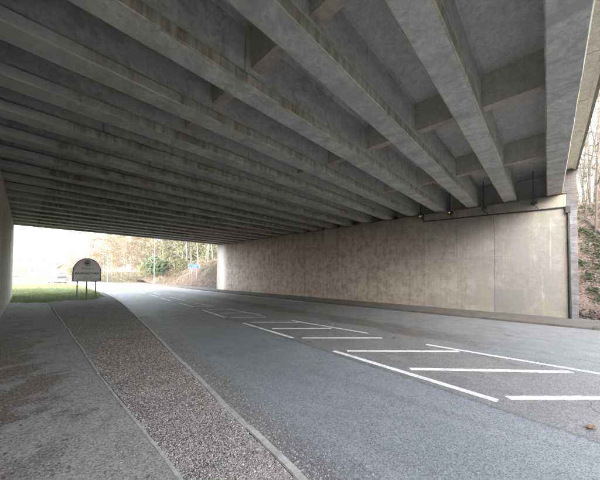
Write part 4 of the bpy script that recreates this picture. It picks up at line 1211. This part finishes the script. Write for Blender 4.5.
# fallen branch on the bank
def hit(pxx, pyy):
    X = 15.8
    while X < 27:
        p = atx(pxx, pyy, X)
        if right_h(p.x, p.y) >= p.z: return p
        X += .04
    return atx(pxx, pyy, 21)
a, b = hit(578, 216), hit(604, 237)
mb = MB(); mb.tube([a + Vector((0, .3, .12)), a.lerp(b, .4) + Vector((0, 0, .17)), a.lerp(b, .75) + Vector((0, 0, .12)), b + Vector((0, 0, .1))], [.03, .05, .06, .06], 8)
br_ = tag(mb.build('fallen_branch', 'bark_dark', smooth=True), 'dark fallen branch lying across the leafy bank by the pier', 'branch')
def clods():
    rnd = random.Random(41); mb = MB()
    for i in range(900):
        p = (15.6 + rnd.random() * 1.4, -.95 - rnd.random() * 1.6); r = rnd.uniform(.02, .07); z = .12 + .35 * max(0, 1 - abs(p[0] - 16.3) / .8) * rnd.random()
        mb.tube([(p[0] - r, p[1], z), (p[0], p[1] + rnd.uniform(-.02, .02), z + r * .4), (p[0] + r, p[1], z)], [r * .4, r * .8, r * .3], 5)
    tag(mb.build('soil_clods', 'soil'), 'dark soil and debris heaped at the foot of the bank', 'soil', kind='stuff')
clods()

# ------------------------------------------------------------------ single fallen leaves on the road
def leaf(pt, L, rz, mat, label, curl=.5):
    mb = MB(); n = 6
    for i in range(n + 1):
        t = i / n; wv = math.sin(math.pi * min(1, t * 1.02)) ** .8 * L * .32; zc = curl * L * .5 * (2 * t - 1) ** 2
        for s in (-1, 0, 1): mb.v.append(((t - .5) * L, s * wv, zc + abs(s) * wv * .55 + .004))
    for i in range(n):
        for k in range(2): a = i * 3 + k; mb.f.append((a, a + 1, a + 4, a + 3)); mb.mi.append(0)
    o = mb.build('fallen_leaf', mat, smooth=True); o.location = (pt.x, pt.y, .004); o.rotation_euler.z = rz
    s = o.modifiers.new('t', 'SOLIDIFY'); s.thickness = .002
    return tag(o, label, 'leaf', 'fallen leaves on the road')
MAT['leaf_tan'] = plain('leaf_tan', (.24, .135, .085), .5, var=.5, scale=40); MAT['leaf_lime'] = plain('leaf_lime', (.35, .45, .06), .5)
leaf(atz(592, 429), .13, R_(-25), 'leaf_tan', 'large curled tan leaf on the road at the lower right', .3)
leaf(atz(308.5, 342.5), .10, R_(-40), 'leaf_tan', 'small tan leaf on the road left of the nearest hatched bars')
leaf(atz(394.5, 338.2), .11, R_(-40), 'leaf_tan', 'small tan leaf between a hatched bar and the dashed line')
leaf(atz(228, 381), .06, R_(20), 'leaf_lime', 'tiny lime green leaf on the near lane')
leaf(atz(287, 426.5), .035, R_(60), 'leaf_lime', 'tiny lime green leaf beside the road kerb')

# ------------------------------------------------------------------ winter haze in the open air
hm = bpy.data.materials.new('haze'); hm.use_nodes = True
hm.node_tree.nodes.clear()
pv = hm.node_tree.nodes.new('ShaderNodeVolumePrincipled'); pv.inputs['Color'].default_value = (.95, .95, .95, 1); pv.inputs['Density'].default_value = HAZE
pv.inputs['Anisotropy'].default_value = .3
ho = hm.node_tree.nodes.new('ShaderNodeOutputMaterial'); hm.node_tree.links.new(pv.outputs[0], ho.inputs['Volume'])
MAT['haze'] = hm
mb = MB(); mb.box(-950, 950, -750, 1550, -1.5, 30)
hz = tag(mb.build('haze', 'haze'), 'thin pale winter haze filling the air', 'haze', kind='stuff')
